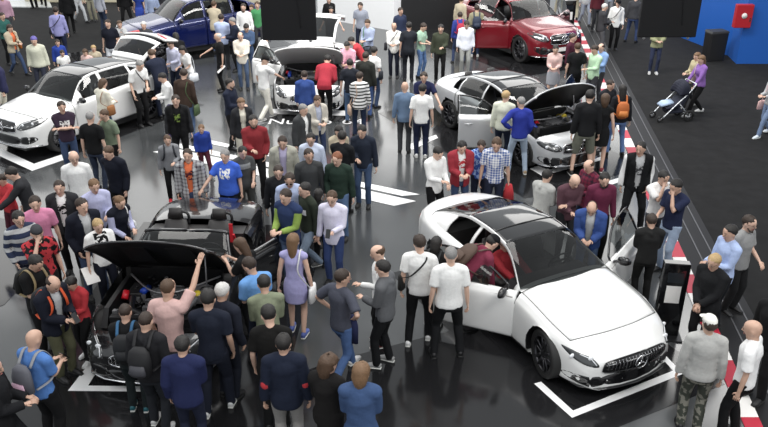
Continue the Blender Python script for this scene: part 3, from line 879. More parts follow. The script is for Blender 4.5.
gt = dict(sc=1.04, L=4.55, W=1.95, paint=WHITE, hood=(.4, 2.0), hood_open=36, wide_hood=True, seed=9, hood_in=paint('pale_silver', (.6, .6, .6), rough=.5, coat=0), cabin=(2.1, 3.6), doors=(2.05, 3.05), gh=(1.95, 4.35), wst=2.62, rwt=3.1,
    w=[(0, .76), (.12, .86), (.35, .92), (.9, .965), (2.0, .93), (2.8, .93), (3.8, .975), (4.3, .92), (4.55, .80)],
    zb=[(0, .14), (.5, .12), (4.0, .16), (4.55, .30)],
    zs=[(0, .46), (.2, .58), (.5, .68), (1.0, .76), (2.0, .84), (2.8, .86), (3.8, .90), (4.4, .86), (4.55, .65)],
    zt=[(0, .56), (.15, .66), (.45, .76), (1.0, .86), (2.0, .94), (2.8, .96), (3.8, .98), (4.4, .95), (4.55, .8)],
    zr=[(1.95, .93), (2.62, 1.24), (2.9, 1.28), (3.2, 1.26), (3.8, 1.12), (4.35, .94)],
    wt=[(1.95, .80), (2.62, .56), (3.1, .53), (3.8, .56), (4.35, .68)],
    wins=(2.3, 3.02), fo=.92, wb=2.63, wr=.345, bowf=.28, bowr=.2, gbow=.28, rim=M_RIM, rear_seat=False, tailgate=38, hatch_s=3.1,
    open_doors={(0, -1): 62, (0, 1): 62}, mirrorm=M_GBLK, seat_s=3.0,
    face=dict(grille=[(-.34, .40), (.34, .40), (.44, .48), (.32, .58), (-.32, .58), (-.44, .48)], bars=15, star=.10,
              lamp=[(.54, .50), (.58, .60), (.74, .68), (.88, .70), (.84, .56), (.66, .49)],
              intakes=[[(.50, .20), (.52, .33), (.84, .36), (.86, .24), (.68, .18)]], mid_intake=[(-.42, .18), (-.44, .32), (.44, .32), (.42, .18)], splitter=.17),
    tail=[[(.4, .72), (.4, .80), (.78, .82), (.8, .74)]])
make_car('sports_car', 'white sports car with hood, doors and tailgate all open, top centre', -2.08, 20.4, 0, gt)[0].scale = (1.04, 1.04, 1.04)

red = dict(sc=1.1, L=4.9, W=2.03, paint=REDP, cat='car', hood=(.35, 1.4), hood_split=True, cabin=(1.5, 4.3), doors=(1.45, 2.5, 3.45), gh=(1.28, 4.75), wst=2.0, rwt=3.8, hi=False,
    w=[(0, .78), (.12, .90), (.35, .97), (.9, 1.01), (2.5, 1.0), (3.8, 1.01), (4.6, .95), (4.9, .80)],
    zb=[(0, .28), (.5, .25), (4.2, .27), (4.9, .42)],
    zs=[(0, .70), (.2, .84), (.5, .94), (1.4, 1.06), (2.4, 1.11), (3.8, 1.17), (4.6, 1.17), (4.9, .95)],
    zt=[(0, .84), (.15, .98), (.45, 1.08), (1.0, 1.16), (1.5, 1.22), (2.6, 1.22), (4.4, 1.22), (4.75, 1.18), (4.9, 1.0)],
    zr=[(1.28, 1.17), (2.0, 1.63), (2.5, 1.71), (3.2, 1.70), (3.9, 1.56), (4.75, 1.2)],
    wt=[(1.28, .88), (2.0, .67), (2.8, .65), (3.9, .62), (4.75, .78)],
    wins=(1.7, 2.46, 2.56, 3.42, 3.5, 4.1), fo=.87, wb=2.92, wr=.40, bowf=.24, bowr=.14, gbow=.26, rim=M_RIM,
    open_doors={(0, -1): 62, (0, 1): 55}, mirrorm=M_GBLK,
    face=dict(grille=[(-.38, .66), (.38, .66), (.46, .79), (.38, .92), (-.38, .92), (-.46, .79)], bars=1, hbar=True, star=.13,
              lamp=[(.53, .78), (.57, .91), (.74, .97), (.92, .96), (.90, .84), (.70, .76)],
              intakes=[[(.52, .40), (.58, .56), (.86, .60), (.88, .48), (.72, .38)]], mid_intake=[(-.46, .36), (-.48, .54), (.48, .54), (.46, .36)], splitter=.3),
    tail=[[(.5, .9), (.5, 1.0), (.8, 1.0), (.84, .9)]], plate=.5)
make_car('suv', 'dark red SUV with its front doors open, at the top of the stand', 5.85, 25.9, 27, red)[0].scale = (1.1, 1.1, 1.1)

blue = dict(red); blue.update(paint=BLUEP, open_doors={}, plate=None, W=1.98, seatm=M_SEAT)
make_car('suv', 'dark blue SUV parked behind the white one, top left', -8.8, 26.6, -55, blue)[0].scale = (1.1, 1.1, 1.1)

road = dict(L=4.55, W=1.93, paint=BLACKP, hood=(.35, 1.95), hood_open=48, hood_slots=True, open_doors={(0, 1): 32}, wide_hood=True, seed=12, cabin=(2.05, 3.35), doors=(2.05, 3.05), gh=(1.9, 4.0), wst=2.5, rwt=3.3,
    w=[(0, .76), (.12, .86), (.35, .92), (.9, .955), (2.0, .93), (2.8, .93), (3.8, .97), (4.3, .92), (4.55, .80)],
    zb=gt['zb'], zs=gt['zs'], zt=[(0, .56), (.15, .66), (.45, .76), (1.0, .86), (2.0, .95), (2.8, .96), (3.5, 1.04), (4.0, 1.02), (4.4, .95), (4.55, .8)],
    zr=[(1.9, .93), (2.5, 1.24), (2.9, 1.28), (3.3, 1.26), (4.0, .94)],
    wt=[(1.9, .80), (2.5, .66), (3.1, .6), (4.0, .68)], wins=(2.3, 3.02), fo=.92, wb=2.63, wr=.345, bowf=.28, bowr=.2, gbow=.24, rim=M_RIM,
    rear_seat=False, open_top=True, seat_s=2.85, mirrorm=M_GBLK,
    face=gt['face'], tail=gt['tail'])
rd, _, _ = make_car('roadster', 'dark grey open-top roadster with its hood raised over the engine, left foreground', -3.30, 8.60, -3, road)
# roll hoops, red belts and rear bulkhead behind the seats
for sx in (-1, 1):
    mb = MB(); mb.tube(cr([(sx * .37 - .17, 3.32 - 2.275, .95), (sx * .37 - .14, 3.34 - 2.275, 1.14), (sx * .37 + .14, 3.34 - 2.275, 1.14), (sx * .37 + .17, 3.32 - 2.275, .95)], 5), .025, n=8)
    mb.build('roll_hoop', M_BLK, rd)
mb = MB(); mb.box((.70, .55, .92), (.03, .03, .3), rot=Matrix.Rotation(.5, 3, 'X')); mb.box((.60, .72, .95), (.06, .02, .34)); mb.build('seat_belt', mat('red_webbing', 'c01f2c', rough=.7), rd, smooth=False)

# ---------------------------------------------------------------- people
def skinm(k):
    return mat('skin_%s' % k, {'f': (.64, .42, .32), 'm': (.52, .33, .245), 't': (.38, .21, .14), 'd': (.25, .13, .09)}[k], rough=.5, noise=.05, scale=20)
HAIR = dict(blk=(.012, .010, .009), dbr=(.03, .018, .012), brn=(.07, .038, .02), lbr=(.16, .09, .045), bld=(.42, .29, .14), gry=(.22, .215, .21), wht=(.55, .54, .52), red=(.2, .07, .03), purp=(.12, .1, .35))
def hairm(k): return mat('hair_' + k, HAIR[k], rough=.6, noise=.35, scale=60, bump=.4)
M_EYE = mat('eyes_and_brows', (.05, .035, .028), rough=.4)
M_LIP = mat('lips', (.36, .13, .11), rough=.5)
REMESH = []     # (object, voxel, wrinkle, materials, post)
def queue(name, mb, parent, voxel, mats, wrinkle=0.0, post=None):
    me = bpy.data.meshes.new(name); me.from_pydata(mb.v, [], mb.f); me.update()
    bm = bmesh.new(); bm.from_mesh(me); bmesh.ops.recalc_face_normals(bm, faces=bm.faces); bm.to_mesh(me); bm.free()
    o = bpy.data.objects.new(name, me); col.objects.link(o)
    if parent is not None: o.parent = parent
    md = o.modifiers.new('r', 'REMESH'); md.mode = 'VOXEL'; md.voxel_size = voxel; md.use_smooth_shade = True
    REMESH.append((o, mats, wrinkle, post))
    return o
def flush_remesh():
    bpy.context.view_layer.update()
    dg = bpy.context.evaluated_depsgraph_get()
    rs = np.random.RandomState(5)
    res = []
    for o, mats, wr, post in REMESH:
        res.append(bpy.data.meshes.new_from_object(o.evaluated_get(dg)))
    for (o, mats, wr, post), me in zip(REMESH, res):
        o.modifiers.clear(); o.data = me; me.name = o.name
        me.materials.clear()
        for m in (mats if isinstance(mats, (list, tuple)) else [mats]): me.materials.append(m)
        n = len(me.vertices)
        co = np.empty(n * 3, 'f'); me.vertices.foreach_get('co', co); co = co.reshape(-1, 3)
        # relax the voxel steps
        ne = len(me.edges); ed = np.empty(ne * 2, 'i'); me.edges.foreach_get('vertices', ed); ed = ed.reshape(-1, 2)
        deg = np.bincount(ed.ravel(), minlength=n).reshape(-1, 1) + 1e-9
        for _ in range(2):
            acc = np.zeros((n, 3))
            for a, b in ((0, 1), (1, 0)):
                for k in range(3): acc[:, k] += np.bincount(ed[:, a], weights=co[ed[:, b], k], minlength=n)
            co = (co * .5 + acc / deg * .5).astype('f')
        if wr:
            no = np.empty(n * 3, 'f'); me.vertex_normals.foreach_get('vector', no); no = no.reshape(-1, 3)
            d = np.zeros(n)
            for _ in range(5):
                k = rs.normal(0, 1, 3); k /= np.linalg.norm(k); k *= rs.uniform(12, 34); k[2] *= 1.2
                k2 = rs.normal(0, 9, 3)
                d += np.sin(co @ k + rs.uniform(0, 6) + 1.5 * np.sin(co @ k2)) / 5
            d = d - d.min() * .6
            co = co + no * (np.clip(d, 0, None) * wr * .8)[:, None]
        me.vertices.foreach_set('co', co.astype('f').ravel()); me.update()
        if post: post(o)
        me.shade_smooth()

def ik(S_, T, l1, l2, pole):
    d = T - S_; L = d.length
    if L > (l1 + l2) * .995: T = S_ + d * ((l1 + l2) * .995 / L); d = T - S_; L = d.length
    if L < abs(l1 - l2) + .02: L = abs(l1 - l2) + .02; T = S_ + d.normalized() * L; d = T - S_
    a = (l1 * l1 - l2 * l2 + L * L) / (2 * L); h = math.sqrt(max(0, l1 * l1 - a * a))
    u = d.normalized(); p = pole - u * pole.dot(u); p.normalize()
    return S_ + u * a + p * h, T

ARM = {  # target in torso space (x outward, y, z) and elbow pole
    'd': ((.26, .00, .88), (.3, 1, 0)), 'D': ((.24, -.10, .90), (.3, 1, 0)), 'h': ((.21, -.03, 1.06), (1, .5, 0)), 'f': ((.07, -.30, 1.14), (.4, .6, -1)), 'u': ((.07, -.34, 1.38), (.4, .3, -1)),
    'x': ((-.13, -.20, 1.20), (1, .2, -1)), 't': ((.05, -.17, 1.50), (.5, -.2, -1)), 'p': ((.19, -.08, .93), (.5, 1, 0)), 'b': ((.02, .19, 1.0), (1, .6, 0)),
    'r': ((.17, -.50, 1.12), (.6, .4, -1)), 'w': ((.26, -.34, 1.82), (.8, -.2, 0)), 'k': ((.03, -.22, .98), (1, .6, -.2)), 'c': ((.10, -.27, 1.04), (.5, .7, -.5)), 'P': ((.16, -.42, 1.46), (.5, .2, -1)),
    'S': ((.18, -.36, .92), (.6, .6, -.6)), 'o': ((.42, -.30, 1.02), (.4, .6, -1))}

PLACED = []
def fit_height(px, py, s, toph, R3, base_z):
    """small change of a person's height so that the feet stand clear of cars and neighbours"""
    best = None
    for k in (1, .985, 1.015, .97, 1.03, .955, 1.045, .94, 1.06):
        ht = toph * (s * k); g = at(px, py, ht.z + base_z * s * k); off = R3 @ Vector((ht.x, ht.y, 0)); q = Vector((g.x - off.x, g.y - off.y, 0))
        cost = abs(k - 1) * 3
        for c, a, hl, hw in CARS:
            d = q - c; lx = d.x * math.cos(a) + d.y * math.sin(a); ly = -d.x * math.sin(a) + d.y * math.cos(a)
            pen = min(hl + .2 - abs(ly), hw + .24 - abs(lx))
            if pen > 0: cost += pen * 5
        for o in PLACED:
            r = (q - o).length
            if r < .52: cost += (.52 - r) * 3
        if best is None or cost < best[0]: best = (cost, s * k)
    return best[1], best[1] * 1.755
def person(px, py, h, ang, label, skin='m', hair='dbr', hs='short', top=('tee', 'white'), inner=None, bot=('trousers', 'black'), arms='dd', legs='n', lean=0, hy=0, hp=8,
           female=False, wide=1.0, shoes='black', loc=None, bag=None, glasses=False, beard=False, far=False, hold=None, hat=None, sit=False, group='visitors around the show cars', seat_z=.0):
    s = h / 1.755
    rnd = random.Random(int(px * 7 + py * 13))
    T = Matrix.Rotation(math.radians(lean), 4, 'X')
    piv = Vector((0, 0, .96))
    def tf(p, head=False):
        p = Vector(p)
        q = piv + (T @ (p - piv))
        q.y += math.sin(math.radians(lean)) * .16
        return q
    if sit: base_z = -.42
    else: base_z = 0
    RH = Matrix.Rotation(math.radians(lean * .85 + hp), 4, 'X') ; RY = Matrix.Rotation(math.radians(hy), 4, 'Z')
    neck = tf((0, .005, 1.50))
    RHm = (RY @ RH).to_3x3() if lean == 0 else (Matrix.Rotation(math.radians(lean * .55), 4, 'X') @ RY @ Matrix.Rotation(math.radians(hp + lean * .2), 4, 'X')).to_3x3()
    hc = neck + RHm @ Vector((0, -.022, .135))
    def hd(x, y, z): return hc + RHm @ Vector((x, y, z))
    toph = hc + RHm @ Vector((0, 0, .12))
    a = math.radians(ang)
    R3 = Matrix.Rotation(a, 3, 'Z')
    if loc is None:
        s, h = fit_height(px, py, s, toph, R3, base_z)
        ht = toph * s; g = at(px, py, ht.z + base_z * s)
        off = R3 @ Vector((ht.x, ht.y, 0)); loc = Vector((g.x - off.x, g.y - off.y, 0))
    loc = Vector(loc) + Vector((0, 0, base_z * s + seat_z)); PLACED.append(Vector((loc.x, loc.y, 0)))
    dist = math.hypot(loc.x, loc.y); far = far or dist > 21
    vx = .015 if dist < 15 else (.019 if dist < 21 else .026)
    vx *= s if s < .9 else 1
    n = 12 if not far else 8
    fw = .90 if female else 1.0
    sw = .162 if female else .184        # shoulder half width
    wd = wide; wide = wide * .95
    S3 = lambda v: Vector(v) * s
    # ---- joints
    arms_j = []
    for side, k in ((1, arms[0]), (-1, arms[1])):
        Sh = tf((side * sw, .005, 1.415)); t, pole = ARM[k]
        tgt = tf((side * t[0] if k not in 'x' else side * t[0], t[1], t[2] + (.02 if side > 0 and k == 'x' else 0)))
        if k in 'd' and lean: tgt = Sh + Vector((side * .05, -.05, -.52))
        E, Wr = ik(Sh, tgt, .285, .255, Vector((side * pole[0], pole[1], pole[2])))
        arms_j.append((side, Sh, E, Wr, k))
    legs_j = []
    spread = dict(n=(.10, 0, .02), w=(.09, -.30, .28), W=(.09, .28, -.30), s=(.19, 0, .0), c=(.11, -.10, .05), l=(.13, .12, -.12), z=(.08, .03, .0))[legs if legs != 'sit' else 'n']
    drop = .045 if legs in 'wW' else (.02 if legs == 's' else 0)
    for side in (1, -1):
        Hp = Vector((side * .092, .16 * math.sin(math.radians(lean)) * .9, .915 - drop))
        yo = spread[1] if side > 0 else spread[2]
        A_ = Vector((side * spread[0], yo + rnd.uniform(-.02, .02), .085 + (.05 if (legs in 'wW' and yo > .1) else 0)))
        if sit: Hp = Vector((side * .10, 0, .915)); A_ = Vector((side * .13, -.55, .50)) if sit == 1 else Vector((side * .14, -.45, .48))
        K, A_ = ik(Hp, A_, .43, .42, Vector((side * .12, -1, .6 if sit else 0)))
        legs_j.append((side, Hp, K, A_))
    root = None
    # ---- body
    def torso(mb, inf, z0, z1, flare=0.0):
        rings = [(.80, .150, .105, .0), (.86, .168, .118, .0), (.94, .168, .118, .0), (1.02, .152, .110, 0), (1.10, .143, .108, -.002), (1.18, .150, .112, -.004), (1.27, .163, .120, -.006),
                 (1.35, .170, .118, .0), (1.41, .150, .100, .004), (1.455, .098, .076, .006), (1.49, .064, .064, .008)]
        if female: rings = [(z, aa * (1.03 if z < 1.0 else .87), b * (.98 if z < 1.15 else (1.08 if 1.2 < z < 1.36 else .92)), yo - (.012 if 1.2 < z < 1.36 else 0)) for z, aa, b, yo in rings]
        if wide != 1: rings = [(z, aa * (wide if z < 1.4 else 1), b * (wide ** 1.6 if .85 < z < 1.3 else 1), yo - (.05 * (wide - 1) if .9 < z < 1.3 else 0)) for z, aa, b, yo in rings]
        rr = [r for r in rings if z0 - 1e-6 <= r[0] <= z1 + 1e-6]
        pts, rad = [], []
        for z, aa, b, yo in rr:
            f = 1 + flare * max(0, (1.0 - z) / .2) if flare else 1
            pts.append(S3(tf((0, yo, z)) if z > .95 or not lean else Vector((0, yo + .16 * math.sin(math.radians(lean)) * .9, z)))); rad.append(((aa * f + inf) * s, (b * f + inf) * s))
        mb.tube(pts, rad, n=max(n, 12) + 4)
        if z1 < 1.3: return
        # shoulder yoke
        mb.tube([S3(tf((-sw, .005, 1.415))), S3(tf((-sw * .5, .006, 1.435))), S3(tf((0, .008, 1.44))), S3(tf((sw * .5, .006, 1.435))), S3(tf((sw, .005, 1.415)))],
                [((.050 + inf) * s, (.052 + inf) * s), ((.058 + inf) * s, (.066 + inf) * s), ((.058 + inf) * s, (.070 + inf) * s), ((.058 + inf) * s, (.066 + inf) * s), ((.050 + inf) * s, (.052 + inf) * s)], n=n, ref=(0, 1, 0))
    def limb(mb, j, radii, n_=None): mb.tube([S3(p) for p in j], [r * s for r in radii], n=n_ or n)
    body = MB(); torso(body, -.010, .80, 1.5)
    body.tube([S3(tf((0, .008, 1.45))), S3(neck + Vector((0, 0, .0))), S3(hd(0, .015, -.075))], [.062 * s * fw, .056 * s * fw, .056 * s * fw], n=n)
    hr = [(-.118, .022, .022, -.060), (-.103, .040, .042, -.040), (-.075, .056, .072, -.018), (-.04, .066, .088, -.006), (0, .073, .096, 0), (.04, .076, .099, .003), (.075, .068, .088, .006), (.10, .046, .06, .008), (.115, .02, .026, .008)]
    hsz = 1.075 if h > 1.5 else 1.06 * (1 + (1.5 - h) * .45)
    def HD(x, y, z): return hd(x * hsz, y * hsz, z * hsz)
    hx_ = RHm @ Vector((1, 0, 0))
    body.tube([S3(HD(0, yo, z)) for z, _, _, yo in hr], [(aa * s * hsz, b * s * hsz) for _, aa, b, _ in hr], n=16, ref=hx_)
    body.tube([S3(HD(0, -.092, .018)), S3(HD(0, -.112, -.022)), S3(HD(0, -.095, -.034))], [.010 * s, .016 * s, .010 * s], n=8)
    for side in (1, -1): body.ball(S3(HD(side * .078, .012, -.005)), (.012 * s, .022 * s, .034 * s), nu=8, nv=6, R=RHm)
    for side, Sh, E, Wr, k in arms_j:
        u = (Wr - E).normalized()
        limb(body, (tf((side * sw * .6, .005, 1.42)), Sh, Sh.lerp(E, .35), E, E.lerp(Wr, .3), Wr), [.036, .038, .042, .037, .038, .027])
        # palm
        pn = Vector((side, 0, 0)) if k in 'dDp' else Vector((0, -.3, 1))
        pn = (pn - u * pn.dot(u)).normalized()
        acr = u.cross(pn)
        body.tube([S3(Wr), S3(Wr + u * .035), S3(Wr + u * .085)], [(.026 * s, .018 * s), (.038 * s, .016 * s), (.040 * s, .014 * s)], n=10, ref=acr)
    for side, Hp, K, A_ in legs_j:
        limb(body, (Hp + Vector((0, 0, .02)), Hp.lerp(K, .3), K, K.lerp(A_, .3), A_), [.070, .070, .052, .052, .036])
    # fingers, eyes, mouth are added after the skin is grown
    ex = MB()
    for side, Sh, E, Wr, k in arms_j:
        u = (Wr - E).normalized(); pn = Vector((side, 0, 0)) if k in 'dDp' else Vector((0, -.3, 1)); pn = (pn - u * pn.dot(u)).normalized(); acr = u.cross(pn)
        curl = -pn * (1 if k in 'dDp' else .9)
        if k == 'w': curl = curl * .3
        for q, ln in zip((-1.5, -.5, .5, 1.5), (.058, .074, .080, .070) if side > 0 else (.070, .080, .074, .058)):
            b0 = Wr + u * .07 + acr * (.0195 * q); p1 = b0 + u * .03; p2 = p1 + (u * .8 + curl * .5).normalized() * ln * .5; p3 = p2 + (u * .45 + curl * .9).normalized() * ln * .45
            ex.tube([S3(b0), S3(p1), S3(p2), S3(p3)], [.0095 * s, .0092 * s, .0085 * s, .006 * s], n=5)
        fwd = acr if acr.y < 0 or (acr.y == 0 and acr.z > 0) else -acr
        b0 = Wr + u * .022 + fwd * .022; p1 = b0 + (u * .6 + fwd * .8).normalized() * .034; p2 = p1 + (u * .9 + fwd * .2 + curl * .4).normalized() * .03
        ex.tube([S3(b0), S3(p1), S3(p2)], [.012 * s, .0105 * s, .007 * s], n=5)
    if not far or True:
        for side in (1, -1):
            ex.ball(S3(HD(side * .031, -.0915, .010)), (.010 * s, .007 * s, .0045 * s), mi=1, nu=8, nv=5, R=RHm)
            ex.tube([S3(HD(side * .014, -.098, .032)), S3(HD(side * .034, -.096, .037)), S3(HD(side * .052, -.083, .031))], [.0022 * s, .003 * s, .0018 * s], n=5, mi=1)
        ex.tube([S3(HD(-.024, -.082, -.058)), S3(HD(0, -.093, -.056)), S3(HD(.024, -.082, -.058))], [.004 * s, .0075 * s, .004 * s], n=5, mi=2)
    sk = skinm(skin)
    def post(o, ex=ex):
        me = o.data; bm = bmesh.new(); bm.from_mesh(me)
        vs = [bm.verts.new(v) for v in ex.v]
        for f, mi in zip(ex.f, ex.m):
            try: nf = bm.faces.new([vs[i] for i in f]); nf.material_index = mi
            except ValueError: pass
        bm.to_mesh(me); bm.free()
    root = queue('person', body, None, vx, [sk, M_EYE, M_LIP], 0, post)
    root.location = loc; root.rotation_euler = (0, 0, a)
    tag(root, label, 'person', group)
    # ---- hair
    hm = hairm(hair)
    hatc = 'black'
    if isinstance(hat, tuple): hat, hatc = hat
    if hat == 'cap' or hat == 'beanie':
        cb = MB(); cb.tube([S3(HD(0, .004, .038)), S3(HD(0, .006, .075)), S3(HD(0, .008, .108)), S3(HD(0, .008, .126))], [(.086 * s, .108 * s), (.082 * s, .102 * s), (.062 * s, .078 * s), (.02 * s, .03 * s)], n=16, ref=hx_)
        cc = cloth(hatc)
        co = cb.build('cap', cc, root)
        if hat == 'cap':
            bb = MB(); bb.tube([S3(HD(0, -.08, .045)), S3(HD(0, -.135, .04)), S3(HD(0, -.17, .03))], [(.07 * s, .008 * s), (.066 * s, .006 * s), (.04 * s, .004 * s)], n=12, ref=hx_)
            bb.build('visor', cc, co)
    if hs != 'bald':
        capd = hat is not None
        hb = MB(); N1, N2 = 20, 12; vs = []
        vol = {'short': 1.04, 'bob': 1.1, 'long': 1.08, 'curly': 1.25, 'buzz': .94, 'balding': .94, 'pony': 1.0}[hs]
        rx, ry, rz = .083 * vol, .101 * vol, .092 * (1 + (vol - 1) * .7)
        rr = random.Random(int(px))
        lw = hs in ('long', 'bob', 'pony', 'curly')
        for j in range(N2 + 1):
            ph = math.pi * j / N2
            for i in range(N1):
                t = 2 * math.pi * i / N1
                x = rx * math.sin(ph) * math.cos(t); y = .016 + ry * math.sin(ph) * math.sin(t); z = .034 + rz * math.cos(ph)
                fr = -math.sin(t)         # 1 at the face
                if fr > -.15:
                    lim = (.050 - .065 * (1 - min(1, max(0, fr + .15) / .7))) if not lw else .048 - .075 * (1 - min(1, max(0, fr) / .6))
                    if z < lim: x *= .72; y = .02 + (y - .016) * .6
                else:
                    if z < -.06 and not lw: z = -.06; 
                    if lw and z < -.01:
                        drop_ = {'long': .30, 'bob': .12, 'pony': .05, 'curly': .12}[hs]
                        z = -.01 - (-.01 - z) * (1 + drop_ / .055); y += .018; x *= (1.12 if hs != 'long' else 1.05)
                if capd and z > .02: x *= .9; y = .016 + (y - .016) * .9; z = .02 + (z - .02) * .78
                if hs == 'balding' and z > .085: x *= .82; y = .008 + (y - .016) * .8; z -= .02
                jit = .004 if hs != 'curly' else .011
                vs.append(S3(HD(x + rr.uniform(-jit, jit), y + rr.uniform(-jit, jit), z + rr.uniform(-jit, jit))))
        hb.add(vs, [(j * N1 + i, (j + 1) * N1 + i, (j + 1) * N1 + (i + 1) % N1, j * N1 + (i + 1) % N1) for j in range(N2) for i in range(N1)])
        if hs == 'pony': hb.tube([S3(HD(0, .11, .05)), S3(HD(0, .15, -.02)), S3(HD(0, .13, -.15))], [.02 * s, .03 * s, .01 * s], n=8)
        ho = hb.build('hair', hm, root)
    if beard:
        b_ = MB(); b_.tube([S3(HD(-.066, -.03, -.045)), S3(HD(-.045, -.068, -.085)), S3(HD(0, -.082, -.10)), S3(HD(.045, -.068, -.085)), S3(HD(.066, -.03, -.045))], [.010 * s, .016 * s, .020 * s, .016 * s, .010 * s], n=8)
        b_.build('beard', hm, root)
    if glasses:
        gl_ = MB()
        for side in (1, -1):
            c_ = HD(side * .032, -.108, .010)
            gl_.tube([S3(c_ + RHm @ Vector((.022 * math.cos(t * math.pi / 4), 0, .017 * math.sin(t * math.pi / 4)))) for t in range(9)], .0026 * s, n=4, caps=False)
            gl_.tube([S3(HD(side * .054, -.105, .014)), S3(HD(side * .08, -.0, .008))], .0025 * s, n=4)
        if glasses == 'sun':
            for side in (1, -1): gl_.ball(S3(HD(side * .032, -.106, .010)), (.022 * s, .004 * s, .017 * s), nu=8, nv=5, R=RHm)
        gl_.build('glasses', M_GBLK, root)
    # ---- lower garment
    bk, bc = bot[0], bot[1]; bp = bot[2] if len(bot) > 2 else None; bc2 = bot[3] if len(bot) > 3 else None
    bmat_ = cloth(bc, bp, bc2)
    lb = MB()
    if bk in ('trousers', 'jeans', 'shorts'):
        torso(lb, .007, .80, 1.0)
        for side, Hp, K, A_ in legs_j:
            if bk == 'shorts': limb(lb, (Hp + Vector((0, 0, .03)), Hp.lerp(K, .3), K.lerp(A_, .08)), [.098, .098, .085])
            else:
                sl = 1.0 if bk == 'trousers' else .93
                limb(lb, (Hp + Vector((0, 0, .03)), Hp.lerp(K, .3), K, K.lerp(A_, .35), A_ + Vector((0, 0, -.035))), [.093, .090 * sl, .066 * sl, .063 * sl, .055 * sl])
        queue('trousers' if bk != 'shorts' else 'shorts', lb, root, vx, bmat_, .010)
    elif bk == 'skirt':
        lb.tube([S3(Vector((0, 0, z))) for z in (1.0, .9, .75, .55)], [(.155 * s, .12 * s), (.19 * s, .145 * s), (.195 * s, .155 * s), (.19 * s, .16 * s)], n=18)
        queue('skirt', lb, root, vx, bmat_, .008)
    # ---- shoes
    shm = mat('shoe_' + shoes, shoes, rough=.55); slm = mat('shoe_sole_' + ('white' if shoes != 'black' else 'dark'), 'd8d8d4' if shoes != 'black' else '1a1a1a', rough=.6)
    for side, Hp, K, A_ in legs_j:
        fb = MB(); o_ = Vector((side * .018, 0, 0)); B_ = A_ + Vector((0, 0, -.085))
        fb.tube([S3(B_ + Vector((0, .065, .045))), S3(B_ + Vector((0, .02, .058))), S3(B_ + o_ * .5 + Vector((0, -.06, .048))), S3(B_ + o_ + Vector((0, -.13, .034))), S3(B_ + o_ + Vector((0, -.185, .026)))],
                [(.034 * s, .040 * s), (.040 * s, .052 * s), (.044 * s, .042 * s), (.047 * s, .030 * s), (.028 * s, .018 * s)], n=10)
        so = fb.build('shoe', shm, root)
        sb = MB(); sb.tube([S3(B_ + Vector((0, .07, .012))), S3(B_ + Vector((0, .02, .012))), S3(B_ + o_ + Vector((0, -.12, .012))), S3(B_ + o_ + Vector((0, -.19, .012)))], [(.034 * s, .012 * s), (.040 * s, .012 * s), (.048 * s, .012 * s), (.028 * s, .012 * s)], n=10)
        sb.build('sole', slm, so)
    # ---- upper garment
    tk, tc_ = top[0], top[1]; tp = top[2] if len(top) > 2 else None; tc2 = top[3] if len(top) > 3 else None
    tm = cloth(tc_, tp, tc2)
    def garment(name, m, inf, long_, hem, collar=False, front_open=0.0, hood=False, wr=.010, vest=False, dress=False, sleeve_m=None):
        g = MB(); torso(g, inf, hem, 1.46)
        if dress:
            g.tube([S3(Vector((0, 0, z))) for z in (1.02, .92, .80, .62)], [(.15 * s, .115 * s), (.178 * s, .135 * s), (.185 * s, .14 * s), (.165 * s, .135 * s)], n=18)
        slv = MB() if sleeve_m else g
        for side, Sh, E, Wr, k in arms_j:
            if vest: continue
            i2 = inf * .75
            if long_: limb(slv, (Sh, Sh.lerp(E, .3), E, E.lerp(Wr, .5), E.lerp(Wr, 1.0)), [.050 + i2, .049 + i2, .041 + i2, .037 + i2, .030 + i2])
            else: limb(slv, (Sh, Sh.lerp(E, .4), Sh.lerp(E, .78)), [.056 + i2, .056 + i2, .058 + i2])
        for side, Sh, E, Wr, k in arms_j: g.ball(S3(Sh), (.049 + inf) * s, nu=10, nv=8)
        if collar: g.tube([S3(tf((0, .01, 1.46))), S3(tf((0, .008, 1.505)))], [(.070 * s, .072 * s), (.066 * s, .066 * s)], n=14)
        if hood: g.tube([S3(tf((-.07, .06, 1.46))), S3(tf((0, .10, 1.44))), S3(tf((.07, .06, 1.46)))], [.035 * s, .055 * s, .035 * s], n=10)
        Ti = Matrix.Rotation(-math.radians(lean), 4, 'X'); dy = math.sin(math.radians(lean)) * .16
        def cut(o):
            if not front_open: return
            me = o.data; bm = bmesh.new(); bm.from_mesh(me); kill = []
            for f in bm.faces:
                c = f.calc_center_median() / s; c = Vector((c.x, c.y - dy, c.z)); q = piv + Ti @ (c - piv)
                wdt = front_open * (.6 + .8 * max(0, min(1, (q.z - .85) / .6)))
                if abs(q.x) < wdt and q.y < -.02 and q.z < 1.54: kill.append(f)
            bmesh.ops.delete(bm, geom=kill, context='FACES'); bm.to_mesh(me); bm.free()
            md = o.modifiers.new('thickness', 'SOLIDIFY'); md.thickness = .008; md.offset = 1
        o = queue(name, g, root, vx, m, wr, cut)
        if sleeve_m: queue('sleeves', slv, o, vx, sleeve_m, wr)
        return o
    if inner:
        garment('shirt' , cloth(*inner) if isinstance(inner, tuple) else cloth(inner), .010, False, .86, collar=True, wr=.004)
